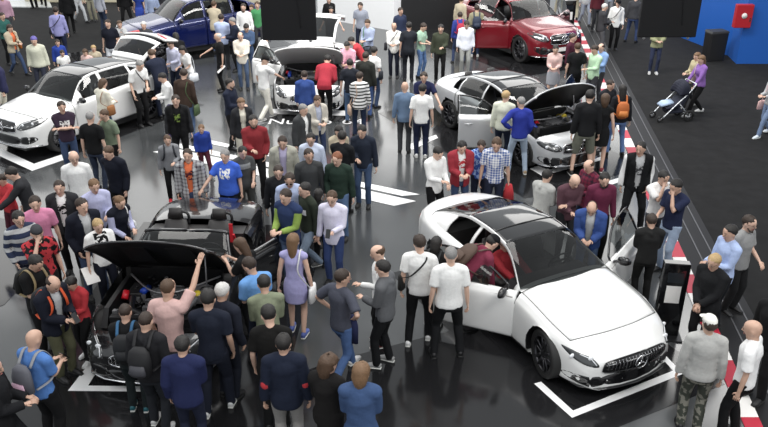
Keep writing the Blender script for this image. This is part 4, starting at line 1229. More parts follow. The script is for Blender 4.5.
    if tk == 'tee': garment('t_shirt', tm, .016, False, .86)
    elif tk == 'polo': garment('polo_shirt', tm, .015, False, .86, collar=True)
    elif tk == 'shirt': garment('shirt', tm, .018, True, .80, collar=True)
    elif tk == 'sweater': garment('sweater', tm, .022, True, .86)
    elif tk == 'hoodie': garment('hoodie', tm, .028, True, .86, hood=True, front_open=.05 if inner else 0)
    elif tk == 'jacket': garment('jacket', tm, .030, True, .80, collar=True, front_open=.055 if inner else 0, wr=.012)
    elif tk == 'cjacket': garment('jacket', tm, .030, True, .86, collar=True, wr=.012)
    elif tk == 'vest': garment('vest', tm, .032, False, .86, vest=True, collar=True, hood=True); 
    elif tk == 'dress': garment('dress', tm, .010, False, .86, vest=True, dress=True, wr=.005)
    if tk == 'vest':
        g = MB()
        for side, Sh, E, Wr, k in arms_j: limb(g, (Sh, Sh.lerp(E, .3), E, E.lerp(Wr, .5), Wr), [.068, .068, .060, .052, .042])
        queue('sleeves', g, root, vx, cloth(tc2 or 'lime'), .01)
    if 'elbow patches' in label:
        for side, Sh, E, Wr, k in arms_j:
            eb = MB(); eb.ball(S3(E + Vector((0, .022, 0))), (.056 * s, .052 * s, .075 * s)); eb.build('elbow_patch', cloth('bred'), root)
    # ---- bag worn on the back or at the side: a thing of its own
    Mw = Matrix.Translation(loc) @ Matrix.Rotation(a, 4, 'Z')
    if bag:
        kind, bc, bl = bag[0], bag[1], bag[2]
        bm_ = mat('bag_' + bc, bc, rough=.7, noise=.1)
        if kind == 'backpack':
            r = thing('backpack', bl, 'backpack', loc, a)
            b = MB(); yb = .115 * (wide if wide > 1 else 1) + .03 + (.03 if tk in ('jacket', 'cjacket', 'hoodie') else .015)
            b.tube([S3(tf((0, yb + .055, 1.02))), S3(tf((0, yb + .075, 1.07))), S3(tf((0, yb + .075, 1.25))), S3(tf((0, yb + .06, 1.36))), S3(tf((0, yb + .04, 1.42)))], [(.10 * s, .04 * s), (.145 * s, .072 * s), (.15 * s, .075 * s), (.13 * s, .06 * s), (.07 * s, .03 * s)], n=14)
            b.build('bag_body', bm_, r)
            b = MB(); b.tube([S3(tf((0, yb + .15, 1.07))), S3(tf((0, yb + .165, 1.12))), S3(tf((0, yb + .155, 1.22)))], [(.09 * s, .02 * s), (.115 * s, .03 * s), (.09 * s, .02 * s)], n=12)
            b.build('pocket', mat('bag_' + (bag[3] if len(bag) > 3 else bc), bag[3] if len(bag) > 3 else bc, rough=.6), r)
            for side in (1, -1):
                b = MB(); i_ = .035 if tk in ('jacket', 'cjacket', 'hoodie') else .02
                b.tube(cr([S3(tf(v)) for v in ((side * .09, yb + .01, 1.38), (side * .10, .05, 1.49 + i_), (side * .105, -.06, 1.47 + i_ * .7), (side * .12, -.115 - i_, 1.34), (side * .15, -.09 - i_, 1.2), (side * (.165 + i_), .0, 1.12), (side * .13, yb + .02, 1.08))], 4), [(.022 * s, .007 * s)] * 25, n=6)
                b.build('strap', mat('bag_' + (bag[4] if len(bag) > 4 else bc), bag[4] if len(bag) > 4 else bc, rough=.7), r)
        else:
            sd = 1 if kind.endswith('L') else -1
            nm = {'tote': 'tote_bag', 'shoulder': 'shoulder_bag', 'cross': 'crossbody_bag'}[kind[:-1]]
            r = thing(nm, bl, 'bag', loc, a)
            z0 = {'tote': .78, 'shoulder': 1.0, 'cross': 1.0}[kind[:-1]]; wB = {'tote': .17, 'shoulder': .13, 'cross': .09}[kind[:-1]]; x0 = sd * (.235 * max(1, wide) + .03)
            b = MB(); b.tube([S3(Vector((x0, .0, z0 - .12))), S3(Vector((x0, 0, z0 - .10))), S3(Vector((x0, 0, z0 + .1))), S3(Vector((x0, 0, z0 + .13)))], [(.03 * s, wB * .8 * s), (.055 * s, wB * s), (.045 * s, wB * .92 * s), (.015 * s, wB * .7 * s)], n=12)
            b.build('bag_body', bm_, r)
            sb = MB(); xs2 = -sd * .09 if kind[:-1] == 'cross' else sd * .11
            i_ = .05
            sb.tube(cr([S3(v) for v in (Vector((x0, -.06, z0 + .1)), tf((sd * .10, -.135 - i_ * .4, 1.2)), tf((xs2, -.08 - i_ * .4, 1.45)), tf((xs2, .01, 1.475 + i_ * .6)), tf((xs2, .09 + i_ * .4, 1.42)), tf((sd * .10, .135 + i_ * .4, 1.2)), Vector((x0, .06, z0 + .1)))], 4), [(.012 * s, .005 * s)] * 25, n=6)
            sb.build('strap', bm_, r)
    # ---- something held: a thing of its own
    if hold:
        w1, w2 = arms_j[0], arms_j[1]
        ti = {'phone': ('smartphone', 'phone'), 'paper': ('paper_sheet', 'paper'), 'camera': ('camera', 'camera'), 'garment': ('folded_jacket', 'jacket'), 'bagp': ('shopping_bag', 'bag')}[hold[0]]
        which = w1 if (len(hold) > 2 and hold[2] == 'L') else w2
        u = (which[3] - which[2]).normalized(); p = which[3] + u * .11
        b = MB(); Rz = Matrix.Rotation(math.radians(-35), 3, 'X')
        if hold[0] == 'phone': b.box(S3(p + Vector((0, -.01, .02))), (.075, .01, .15), rot=Rz)
        elif hold[0] == 'paper': b.box(S3(p + Vector((0, -.04, -.02))), (.21, .004, .30), rot=Matrix.Rotation(math.radians(-50), 3, 'X'))
        elif hold[0] == 'camera': b.box(S3(p), (.12, .06, .08)); b.tube([S3(p), S3(p + Vector((0, -.1, 0)))], .03, n=12)
        elif hold[0] == 'garment': b.tube([S3(p + Vector((0, 0, .06))), S3(p + Vector((0, 0, -.1))), S3(p + Vector((0, .02, -.34)))], [(.06, .05), (.10, .06), (.12, .05)], n=12)
        else: b.tube([S3(p + Vector((0, 0, -.05))), S3(p + Vector((0, 0, -.30)))], [(.09, .03), (.11, .06)], n=8); b.tube([S3(p + Vector((-.05, 0, -.05))), S3(p + Vector((0, 0, .01))), S3(p + Vector((.05, 0, -.05)))], .006, n=5)
        cm = {'phone': M_GBLK, 'paper': M_KWHITE, 'camera': M_BLK}.get(hold[0]) or cloth(hold[3] if len(hold) > 3 else 'white')
        o = b.build(ti[0], cm, smooth=hold[0] in ('garment', 'bagp')); o.matrix_world = Mw
        tag(o, hold[1], ti[1])
    return root

# ---------------------------------------------------------------- walls, screens, signs
M_WPANEL = mat('white_wall_panel', (.84, .85, .86), rough=.5, noise=.02)
M_BLUEW = mat('blue_wall_panel', (.012, .10, .42), rough=.45, noise=.05, scale=1.0)
a0, a1 = at(352, 23), at(394, 31)
w = MB(); A_ = at(318, 18); B_ = at(394, 31); dd = (B_ - A_).normalized(); nn = Vector((-dd.y, dd.x, 0))
w.add([v for z in (0, 3.0) for v in [(p.x, p.y, z) for p in (A_, B_, B_ + nn * .5, A_ + nn * .5)]], [(3, 2, 1, 0), (4, 5, 6, 7), (0, 1, 5, 4), (1, 2, 6, 5), (2, 3, 7, 6), (3, 0, 4, 7)])
struct(w.build('wall_back', M_WPANEL, smooth=False), 'white display wall behind the sports car')
w = MB(); C_ = at(396, 29); D_ = at(489, 29)
w.box(((C_.x + D_.x) / 2, C_.y + 1.4, .6), (D_.x - C_.x, 2.8, 1.2)); o = w.build('trim_30', M_BLK, smooth=False); struct(o, 'long black plinth at the back')
w = MB(); bx = at(736, 64); by = at(728, 56)
w.add([v for z in (0, 8.0) for v in [(p[0], p[1], z) for p in ((bx.x, bx.y), (bx.x + 9, bx.y), (bx.x + 9, bx.y + 5), (by.x - 1.0, bx.y + 5), (by.x, by.y))]],
      [(4, 3, 2, 1, 0), (5, 6, 7, 8, 9)] + [(i, (i + 1) % 5, 5 + (i + 1) % 5, 5 + i) for i in range(5)])
struct(w.build('wall_right', M_BLUEW, smooth=False), 'blue partition wall with a fire hose box')
w = MB(); E0 = at(262, 4); w.box((E0.x - 5.5, E0.y + 1.0, .35), (11, 1.2, .7)); struct(w.build('trim_31', mat('cream_ledge', 'cfc7ae', rough=.6), smooth=False), 'cream ledge behind the blue car')

fb = thing('fire_hose_box', 'red fire hose box fixed to the blue wall', 'fire hose box', (bx.x - .12, bx.y + .02, 1.62))
b = MB(); b.box((0, -.10, .0), (.55, .2, .75)); bevel(b.build('box_body', mat('fire_red', 'a81c28', rough=.4), fb, smooth=False), .02)
b = MB(); b.lathe([(0, 0), (.09, 0), (.09, .01), (0, .01)], 20, M=Matrix.Translation((0, -.215, .02)) @ Matrix.Rotation(math.pi / 2, 4, 'Z')); b.build('round_label', M_KWHITE, fb)
b = MB(); b.box((.2, -.21, -.1), (.03, .03, .12)); b.build('handle', M_CHR, fb, smooth=False)
for nm, px_, py_, lbl in (('storage_bin', 712, 60, 'black storage bin standing beside the blue wall'),):
    p = at(px_, py_); t = thing(nm, lbl, 'bin', p, .2)
    b = MB(); b.box((0, 0, .48), (.6, .42, .96), taper=1.06); bevel(b.build('bin_body', M_BLK, t, smooth=False), .03)
    b = MB(); b.box((0, 0, .99), (.66, .46, .06), taper=.9); b.build('lid', mat('bin_lid_grey', '2e3034', rough=.6), t, smooth=False)
p = at(700, 8); t = thing('reception_desk', 'slate blue slanted desk at the top edge beside the blue wall', 'desk', p, -.5)
b = MB(); b.box((1.2, .5, .55), (2.6, .7, 1.1)); b.build('desk_body', mat('slate_blue', '2c3850', rough=.5), t, smooth=False); b = MB(); b.box((1.2, .5, 1.13), (2.8, .9, .05)); b.build('desk_top', mat('slate_top', '6d7890', rough=.4), t, smooth=False)

# hanging screens seen from behind
def hang(cx, z, yb, w_, h_, lbl):
    t = thing('hanging_screen', lbl, 'screen', (cx, yb, z), 0, 'screens hung over the stand')
    b = MB(); b.box((0, 0, 0), (w_, .10, h_)); bevel(b.build('casing', M_STRIP, t, smooth=False), .02)
    b = MB(); b.box((0, .055, 0), (w_ * .96, .012, h_ * .94)); b.build('display', mat('display_glass', (.02, .02, .022), rough=.1), t, smooth=False)
    b = MB()
    for x in (-w_ * .3, w_ * .3): b.tube([(x, 0, h_ / 2), (x, 0, h_ / 2 + 5)], .02, n=8)
    b.build('hanging_pole', M_BLK, t)
    b = MB(); b.tube(cr([(w_ * -.1, -.06, h_ * .5), (w_ * -.05, -.07, h_ * .2), (w_ * .15, -.07, 0), (w_ * .22, -.07, -h_ * .35)], 6), .006, n=5); b.build('cable', M_STRIP, t)
    b = MB()
    for x in (-w_ * .38, w_ * .38): b.ball((x, -.0, -h_ / 2 - .02), .03)
    b.build('fixing', M_ALU, t)
def screen_at(x0, x1, yb, dist, lbl, h_=1.7):
    d0, d1 = ray(x0, yb), ray(x1, yb); k0, k1 = dist / d0.y, dist / d1.y
    L_, R_ = Vector((0, 0, CAM_H)) + d0 * k0, Vector((0, 0, CAM_H)) + d1 * k1
    hang((L_.x + R_.x) / 2, L_.z + h_ / 2, dist, R_.x - L_.x, h_, lbl)
screen_at(263, 317, 40, 15.5, 'black back of a hanging screen above the white sports car')
screen_at(637, 695, 37, 15.5, 'black back of a hanging screen above the right-hand aisle')

def totem(px, py, ang, h_, lbl, sheet='sheet', w_=.38):
    t = thing('information_stand', lbl, 'stand', at(px, py), math.radians(ang), 'information stands beside the cars')
    b = MB(); b.box((0, 0, .012), (w_ + .08, .42, .024)); bevel(b.build('base', M_BLK, t, smooth=False), .004)
    b = MB(); b.box((0, 0, h_ / 2 + .02), (w_, .13, h_)); bevel(b.build('column', M_GBLK, t, smooth=False), .01)
    b = MB(); b.box((0, -.07, h_ * .83), (w_ * .6, .012, .16)); b.build('tablet', mat('dark_screen', (.015, .018, .022), rough=.1), t, smooth=False)
    b = MB(); b.box((0, -.068, h_ * .60), (w_ * .56, .006, .29)); b.build('label_sheet', M_KWHITE, t, smooth=False)
totem(664, 334, -8, 1.25, 'black information stand with a white sheet beside the white coupe')
totem(566, 37, 10, 1.35, 'small black information stand with a white sheet beside the red SUV', w_=.5)

# pushchair
st = thing('stroller', 'dark pushchair with a pale blue blanket, pushed along the right-hand aisle', 'stroller', at(671, 119), math.radians(-78))
b = MB()
for sx in (-1, 1):
    b.tube(cr([(sx * .24, -.42, .12), (sx * .25, -.1, .45), (sx * .25, .28, .82), (sx * .25, .42, 1.02)], 4), .02, n=6)
    b.tube([(sx * .24, .34, .16), (sx * .25, .02, .5)], .016, n=6)
b.tube([(-.25, .42, 1.02), (.25, .42, 1.02)], .02, n=8); b.tube([(-.25, .34, .16), (.25, .34, .16)], .014, n=6)
b.build('frame', mat('pale_metal', 'b9bcc0', rough=.3, metal=.8), st)
b = MB(); b.tube([(0, -.30, .36), (0, -.1, .42), (0, .1, .46), (0, .22, .66), (0, .30, .84)], [(.20, .05), (.24, .10), (.25, .13), (.24, .10), (.22, .06)], n=14); b.tube([(0, -.2, .25), (0, .2, .25)], [(.2, .06), (.2, .07)], n=10); b.build('seat', mat('dark_blue_canvas', '1c2030', rough=.8), st)
b = MB()
for k in range(7):
    a_ = k * .25; b.tube(cr([(-.22, .22 - .1 * k * .5 * .6, .74 + .0), (-.16, .2 - .18 * math.sin(a_), .80 + .2 * math.cos(a_)), (.16, .2 - .18 * math.sin(a_), .80 + .2 * math.cos(a_)), (.22, .22 - .03 * k, .74)], 4), .06, n=6)
b.build('canopy', mat('canopy_navy', '14182a', rough=.8), st)
b = MB(); b.tube([(0, -.42, .42), (0, -.28, .47), (0, -.08, .50)], [(.12, .05), (.17, .07), (.15, .05)], n=12); b.build('blanket', mat('blanket_blue', 'a9bdd6', rough=.9, noise=.2), st)
for (x_, y_, r_) in ((-.27, .34, .15), (.27, .34, .15), (-.2, -.45, .09), (.2, -.45, .09)):
    b = MB(); b.lathe([(r_ * .8, -.02), (r_, -.022), (r_, .022), (r_ * .8, .02)], 24); o = b.build('wheel', M_TYRE, st); o.location = (x_, y_, r_)
    b = MB(); [b.tube([(0, 0, 0), (0, r_ * .8 * math.cos(k * math.pi / 3), r_ * .8 * math.sin(k * math.pi / 3))], .006, n=4) for k in range(6)]; b.build('spokes', M_CHR, o)

# ---------------------------------------------------------------- the crowd
F = dict(female=True)
def T(*a): return ('tee',) + a
def S(*a): return ('shirt',) + a
def SW(*a): return ('sweater',) + a
def J(*a): return ('jacket',) + a
def H(*a): return ('hoodie',) + a
def PO(*a): return ('polo',) + a
def tr_(c='black', *a): return ('trousers', c) + a
def je(c='jeans'): return ('jeans', c)
p_ = person
# --- bottom left
p_(34, 330, 1.72, 158, 'bald tanned man in a blue T-shirt with a grey and pink backpack', 'm', 'gry', 'bald', T('azure'), None, tr_('black'), 'ff', 'n', 0, 0, 15, bag=('backpack', '55565e', 'grey and pink backpack on the bald man in blue', 'b795a8', '8d8f94'), hold=('phone', 'smartphone held by the bald man in blue', 'R'))
p_(55, 279, 1.78, 62, 'balding man in a navy jacket with orange straps reading his phone, left edge', 'm', 'dbr', 'balding', J('dnavy'), 'lgrey', tr_('olive'), 'ff', 'n', 4, 0, 30, bag=('backpack', '15171c', 'black backpack with orange straps on the balding man', '15171c', 'd0552e'), hold=('phone', 'smartphone held by the balding man in navy', 'L'))
p_(68, 280, 1.50, -25, 'dark-haired youngster in a bright red top beside the balding man', 'm', 'blk', 'short', SW('bred'), None, tr_('black'), 'ff', 'c', 0, 0, 25, shoes='d8d8d8')
p_(38, 258, 1.70, 68, 'man in black with a tan-strapped black backpack behind the balding man', 'm', 'blk', 'short', T('black'), None, tr_('black'), 'ff', 'n', 5, 0, 28, bag=('backpack', '101010', 'black backpack with tan straps', '101010', '8a7a5a'))
p_(36, 227, 1.74, 35, 'man in a red T-shirt with dark blotches and a hand at his chin', 'f', 'dbr', 'short', T('bred', 'camo', 'black'), None, tr_('black'), 'dt', 'n', 0, 0, 15, beard=True, hat=('beanie', 'dgrey'))
p_(18, 213, 1.74, 40, 'man with glasses in a blue and grey striped sweater', 'f', 'blk', 'short', SW('2b3552', 'bstripes', 'lgrey'), None, je('navy'), 'pp', 'n', 0, 0, 14, glasses=True)
p_(34, 198, 1.76, 25, 'man in a bright pink polo shirt', 'f', 'dbr', 'short', PO('pink'), None, tr_('black'), 'df', 'n', 0, 0, 14)
p_(7, 169, 1.74, -70, 'man in a dark top with grey sleeves facing left at the left edge', 'f', 'blk', 'short', SW('char'), None, tr_('dgrey'), 'rd', 'n', 12, 0, 20)
p_(-1, 176, 1.5, -30, 'youngster in red at the left edge holding a blue bag', 'f', 'dbr', 'short', SW('bred'), None, tr_('maroon'), 'rf', 'n', 0, 0, 20, hold=('bagp', 'blue carrier bag at the left edge', 'L', 'royal'))
p_(58, 182, 1.74, 12, 'young man in an open dark jacket over a white T-shirt with a black print', 'f', 'dbr', 'short', J('char'), ('white', 'print', 'black'), tr_('black'), 'pp', 'n', 0, 0, 8)
p_(73, 152, 1.80, 18, 'bald man with glasses in a white shirt and black trousers', 'f', 'gry', 'bald', S('white'), None, tr_('black'), 'dd', 'n', 0, 10, 10, glasses=True)
p_(94, 181, 1.72, 35, 'fair-haired man in a lavender shirt', 'f', 'lbr', 'short', S('b3b6dc'), None, tr_('dgrey'), 'fd', 'n', 0, 0, 18)
p_(82, 200, 1.80, 42, 'man in a navy blazer and jeans with a hand on his hip', 'f', 'dbr', 'short', J('dnavy'), 'lgrey', je('3a4c6c'), 'dp', 'c', 0, 10, 12, shoes='black')
p_(98, 221, 1.50, 38, 'blond boy in a white T-shirt holding a white sheet', 'f', 'bld', 'short', T('white', 'print', 'black'), None, tr_('dnavy'), 'fd', 'n', 0, 0, 18, hold=('paper', 'white printed sheet held by the blond boy', 'R'))
p_(121, 198, 1.60, 55, 'woman in a navy vest over lavender sleeves with a white handbag', 'f', 'lbr', 'pony', ('vest', 'dnavy', None, 'b3b6dc'), None, tr_('dnavy'), 'fc', 'n', 8, 0, 20, bag=('shoulderL', 'dddddd', 'white handbag of the woman in the navy vest'), **F)
p_(106, 148, 1.76, -18, 'brown-haired man in a dark navy coat with black trousers', 'f', 'brn', 'short', J('dnavy'), None, tr_('black'), 'db', 'n', 6, -10, 15)
p_(90, 112, 1.76, 172, 'grey-haired man in a black T-shirt seen from behind', 'f', 'gry', 'buzz', T('black'), None, je('2a3448'), 'dd', 'n', 0, 0, 10)
p_(102, 111, 1.74, -30, 'man in a sage green T-shirt touching his chin', 'f', 'brn', 'short', T('sage'), None, tr_('black'), 'dt', 'n', 0, 0, 20, glasses=True)
p_(61, 102, 1.76, 25, 'young man in a dark purple T-shirt with a white print, arms folded', 'f', 'dbr', 'short', T('dpurple', 'print', 'white'), None, je('jeans'), 'xx', 'n', 0, 10, 5)
p_(104, 79, 1.70, 150, 'brown-haired woman in a cream coat beside the white SUV', 'f', 'brn', 'bob', J('cream'), None, je('jeans'), 'rf', 'n', 6, 0, 18, bag=('shoulderR', '8a5a32', 'brown shoulder bag of the woman in cream'), **F)
p_(141, 62, 1.74, 50, 'grey-haired man in a white T-shirt leaning by the white SUV wheel', 'f', 'gry', 'short', T('white'), None, tr_('black'), 'fd', 'n', 18, 0, 20, bag=('crossL', '202024', 'black bag of the man by the rear wheel'))
p_(160, 74, 1.68, -62, 'man in a white shirt and purple trousers by the SUV tail', 'f', 'blk', 'short', S('white'), None, tr_('4a4272'), 'ff', 'c', 4, 0, 20, shoes='7a7a80')
p_(150, 50, 1.80, 222, 'tall man in a navy suit bending into the open boot of the white SUV', 'f', 'brn', 'short', J('navy'), None, tr_('navy'), 'rd', 'n', 28, 0, 10)
p_(169, 41, 1.72, -25, 'person in sunglasses and a pale lilac shirt behind the raised tailgate', 'f', 'dbr', 'short', S('c7cbe6'), None, tr_('navy'), 'fd', 'n', 6, 0, 20, glasses='sun')
p_(180, 47, 1.64, -45, 'dark-haired woman in a white top with a red and white bag', 'f', 'blk', 'long', T('white'), None, je('lgrey'), 'cf', 'n', 10, 0, 20, bag=('toteL', 'd9dde2', 'white tote bag of the dark-haired woman'), **F)
p_(175, 33, 1.66, -150, 'woman in a dark coat stooping behind the white SUV', 'f', 'blk', 'bob', J('black'), None, tr_('black'), 'ff', 'n', 15, 0, 10, **F)
p_(184, 69, 1.78, 172, 'man in a brown sweater and jeans seen from behind', 'f', 'dbr', 'short', SW('brown'), None, je('4a6286'), 'dd', 'n', 8, 0, 10, bag=('toteR', '3f5232', 'olive green bag of the man in brown'))
p_(175, 96, 1.76, 10, 'young man in a black jacket with a green lanyard', 'f', 'dbr', 'short', J('black', 'sleeveline', 'char'), ('black', 'print', 'lime'), tr_('black'), 'dd', 'n', 0, 0, 8)
p_(201, 126, 1.22, 30, 'child in a blue jacket and red trousers', 'f', 'lbr', 'short', H('royal'), None, tr_('maroon'), 'dd', 'w', 5, -20, 10, shoes='707070')
p_(167, 136, 1.46, 20, 'boy in a grey sweatshirt and red shoes with a backpack', 'f', 'brn', 'short', SW('grey'), None, tr_('black'), 'fd', 'n', 0, 0, 8, shoes='c0202c', bag=('backpack', '22252c', 'black backpack of the boy in grey'))
p_(187, 150, 1.74, 5, 'man in an open plaid shirt over an orange T-shirt', 'f', 'dbr', 'short', J('lgrey', 'plaid', '3a2a3a'), ('orange', 'print', 'maroon'), je('jeans'), 'dd', 'n', 0, 0, 5)
p_(224, 151, 1.70, -10, 'grey-haired heavy man in a bright blue T-shirt', 'f', 'gry', 'short', T('2c62d8', 'print', 'white'), None, je('navy'), 'do', 'n', 0, 0, 10, wide=1.2)
p_(243, 148, 1.74, 30, 'young man in a charcoal T-shirt and dark trousers', 'f', 'blk', 'short', T('494b4c', 'bar', '8c8f90'), None, tr_('3c3e3c'), 'cd', 'n', 0, 0, 18)
p_(253, 116, 1.80, 12, 'bearded man in a red bomber jacket', 'f', 'blk', 'short', ('cjacket', '8e2029'), None, tr_('black'), 'pf', 'w', 0, 0, 5, beard=True)
p_(241, 99, 1.68, 20, 'fair woman in a dark coat over a cream top and pale trousers', 'f', 'lbr', 'long', J('char'), 'cream', tr_('cream'), 'pd', 'w', 0, 0, 10, shoes='b0a8a0', **F)
p_(230, 79, 1.76, 70, 'bearded man in a navy sweater behind the fair woman', 'f', 'blk', 'short', SW('navy'), None, tr_('black'), 'ff', 'n', 0, 10, 5, beard=True)
p_(266, 56, 1.74, 140, 'man in white with a black cap, left of the sports car', 'f', 'blk', 'short', T('white'), None, tr_('e0ddd0'), 'dr', 'w', 4, -70, 15, hat=('cap', 'black'), shoes='a0a0a0')
p_(270, 34, 1.70, 120, 'person in a white shirt leaning into the sports car by its right door', 'f', 'dbr', 'short', S('white'), None, tr_('black'), 'rr', 'n', 35, 0, 10)
p_(246, 25, 1.76, 8, 'young man in a denim shirt and jeans looking at his phone', 'f', 'blk', 'short', S('denim'), None, je('34486b'), 'ff', 'n', 0, 0, 30, hold=('phone', 'smartphone of the young man in denim', 'R'))
p_(240, 33, 1.76, 5, 'balding man in a cream shirt with his hands together', 'f', 'brn', 'balding', S('e0d8c8'), None, je('4a5f80'), 'ff', 'n', 0, 0, 22)
p_(243, 4, 1.82, 0, 'tall bearded man in a long white shirt', 'f', 'dbr', 'short', S('white'), None, tr_('beige'), 'dd', 'n', 0, 0, 5, beard=True)
p_(257, 2, 1.74, 10, 'man in a bright green polo shirt left of the hanging screen', 'f', 'brn', 'short', PO('green'), None, tr_('dgrey'), 'dd', 'n', 0, 0, 5)
p_(251, 5, 1.66, -20, 'woman in a magenta cardigan behind the man in green', 'f', 'brn', 'long', J('8c2c50'), None, tr_('char'), 'dd', 'n', 0, 0, 5, **F)
p_(217, 33, 1.76, -70, 'white-haired man in black pointing, with a paper in his hand', 'm', 'wht', 'balding', T('black'), None, tr_('black'), 'dr', 'n', 0, 0, 5, hold=('paper', 'white leaflet held by the white-haired man', 'L'))
p_(221, 14, 1.78, 180, 'man in a pale blue shirt seen from behind at the blue car', 'f', 'dbr', 'short', S('a6b6dc'), None, tr_('char'), 'ff', 'n', 0, 0, 10)
p_(231, 18, 1.74, -75, 'grey-haired man in a navy blazer by the blue car', 'f', 'gry', 'short', J('navy'), None, tr_('black'), 'ff', 'n', 0, 0, 15)
p_(214, 1, 1.70, 165, 'person in a beige jacket leaning at the blue car door', 'f', 'brn', 'short', J('beige'), None, je('jeans'), 'rd', 'n', 8, 0, 5)
p_(107, 20, 1.78, 0, 'man in a dark navy polo shirt and pale trousers by the SUV roof', 'f', 'dbr', 'short', PO('dnavy'), None, tr_('c7ccd4'), 'pd', 'n', 0, 0, 8, wide=1.08)
p_(119, 21, 1.62, 20, 'woman in a pale top holding a phone up', 'f', 'brn', 'bob', T('lgrey'), None, tr_('char'), 'uf', 'n', 0, 0, 5, hold=('phone', 'phone held up by the woman in the pale top', 'L'), **F)
p_(143, 22, 1.68, 0, 'white-haired person behind the raised tailgate', 'f', 'wht', 'short', J('dgrey'), None, tr_('dgrey'), 'dd', 'n', 0, 0, 5)
p_(33, 37, 1.76, 15, 'man with purple-tinted hair in a pale green jacket and dark jeans', 'f', 'purp', 'short', ('cjacket', 'c3c4ae'), None, je('2c3040'), 'dd', 'c', 0, 0, 12)
p_(57, 40, 1.36, 20, 'boy with a bright blue scarf behind the white SUV', 'f', 'dbr', 'short', SW('royal'), None, tr_('black'), 'dd', 'n', 0, 0, 10)
p_(62, 51, 1.24, 30, 'youngster in a white T-shirt behind the white SUV windscreen', 'f', 'dbr', 'short', T('white'), None, tr_('dgrey'), 'dd', 'n', 0, 0, 20)
p_(84, 50, 1.28, -10, 'child in a pink top half hidden behind the white SUV roof', 'f', 'brn', 'bob', T('lpink'), None, tr_('dgrey'), 'dd', 'n', 0, 0, 20)
p_(93, 46, 1.34, 10, 'blond child beside the child in pink behind the SUV roof', 'f', 'bld', 'bob', T('beige'), None, tr_('dgrey'), 'dd', 'n', 0, 0, 10)
p_(55, 7, 1.78, 195, 'man in a lilac shirt walking away with a shoulder strap', 'f', 'dbr', 'short', S('8f8fc8'), None, tr_('1c2440'), 'dd', 'w', 0, 0, 5, bag=('crossL', '181820', 'black strap bag on the man in lilac'))
p_(64, -12, 1.76, 200, 'person in black walking behind the man in lilac', 'f', 'blk', 'short', J('black'), None, tr_('black'), 'dd', 'W', 0, 0, 5)
p_(74, -20, 1.70, 60, 'striding person in pale trousers beside the man in lilac', 'f', 'brn', 'short', S('lgrey'), None, tr_('b8bcc0'), 'dd', 'w', 0, 0, 5)
p_(10, 25, 1.62, 65, 'woman in a beige jacket with an orange bag at the left edge', 'f', 'dbr', 'bob', J('beige'), 'orange', je('jeans'), 'ff', 'w', 0, 0, 15, bag=('shoulderL', 'b06a30', 'orange bag of the woman in beige'), **F)
p_(2, 13, 1.72, 60, 'person in a teal green top at the left edge', 'f', 'dbr', 'short', SW('teal'), None, tr_('black'), 'ff', 'n', 0, 0, 10)
p_(1, -6, 1.72, 20, 'person in a dusty pink top in the top left corner', 'f', 'brn', 'short', SW('b58aa0'), None, tr_('dgrey'), 'dd', 'n', 0, 0, 10)
p_(-7, 58, 1.74, -60, 'person in a navy jacket and cream trousers cut by the left edge', 'f', 'dbr', 'short', J('2a2c50'), None, tr_('cream'), 'dd', 'w', 0, 0, 10)
p_(87, -22, 1.75, 0, 'standing person in khaki trousers at the top edge', 'f', 'brn', 'short', SW('char'), None, tr_('8f8c76'), 'dd', 'n', 0, 0, 5)
p_(98, -14, 1.76, 150, 'man in a grey shirt at the top edge', 'f', 'dbr', 'short', S('a5a9b6'), None, je('2c3850'), 'dd', 'n', 0, 0, 5)
p_(122, -16, 1.76, 20, 'person in black with legs apart at the top edge', 'f', 'blk', 'short', SW('black'), None, tr_('black'), 'dd', 's', 0, 0, 5)
p_(136, -12, 1.66, -20, 'person in a bright blue skirt at the top edge', 'f', 'brn', 'long', T('royal'), None, ('skirt', '3052c0'), 'dd', 'n', 0, 0, 5, **F)
p_(150, -10, 1.74, 10, 'man in a light blue shirt at the top edge', 'f', 'dbr', 'short', S('8fa0c4'), None, je('2c3850'), 'dd', 'n', 0, 0, 5)
p_(163, -14, 1.74, -10, 'person in dark clothes above the blue SUV', 'f', 'blk', 'short', J('dgrey'), None, tr_('black'), 'dd', 'n', 0, 0, 5)
p_(180, -16, 1.72, 30, 'woman in a red jacket above the blue SUV', 'f', 'brn', 'bob', J('a8343c'), None, tr_('dgrey'), 'dd', 'n', 0, 0, 5, **F)
p_(27, -32, 1.74, 0, 'person in black trousers on the white stand, top left', 'f', 'dbr', 'short', S('white'), None, tr_('black'), 'dd', 'n', 0, 0, 5)
p_(37, -33, 1.74, 20, 'second person in black on the white stand, top left', 'f', 'dbr', 'short', J('black'), None, tr_('black'), 'dd', 'w', 0, 0, 5)
# --- top centre
p_(329, -3, 1.66, 10, 'dark-haired woman in a black jacket behind the sports car', 'f', 'blk', 'long', J('black'), None, tr_('black'), 'fd', 'n', 0, 0, 5, **F)
p_(331, 7, 1.60, 5, 'boy in a navy T-shirt leaning over the rear of the sports car', 'f', 'blk', 'short', T('navy'), None, tr_('navy'), 'oo', 'n', 10, 0, 5)
p_(360, 3, 1.78, -12, 'man in a slate grey T-shirt in front of the white wall', 'f', 'dbr', 'short', T('8a90a0'), None, je('navy'), 'dd', 'n', 0, 0, 15)
p_(367, 20, 1.74, -28, 'man in a light blue shirt with a green bag by the sports car', 'f', 'brn', 'short', S('9aa8c8'), None, tr_('dgrey'), 'ff', 'n', 0, 0, 12, bag=('toteR', '4a7a4c', 'green bag of the man in light blue'))
p_(349, 38, 1.72, -95, 'person in a red top leaning into the sports car doorway', 'f', 'blk', 'short', SW('c02634'), None, tr_('dgrey'), 'rr', 'n', 35, 0, 10)
p_(346, 43, 1.68, -20, 'person in a light pink shirt looking at the engine', 'f', 'blk', 'short', S('e6a6bc'), None, tr_('lgrey'), 'ff', 'n', 8, 0, 25)
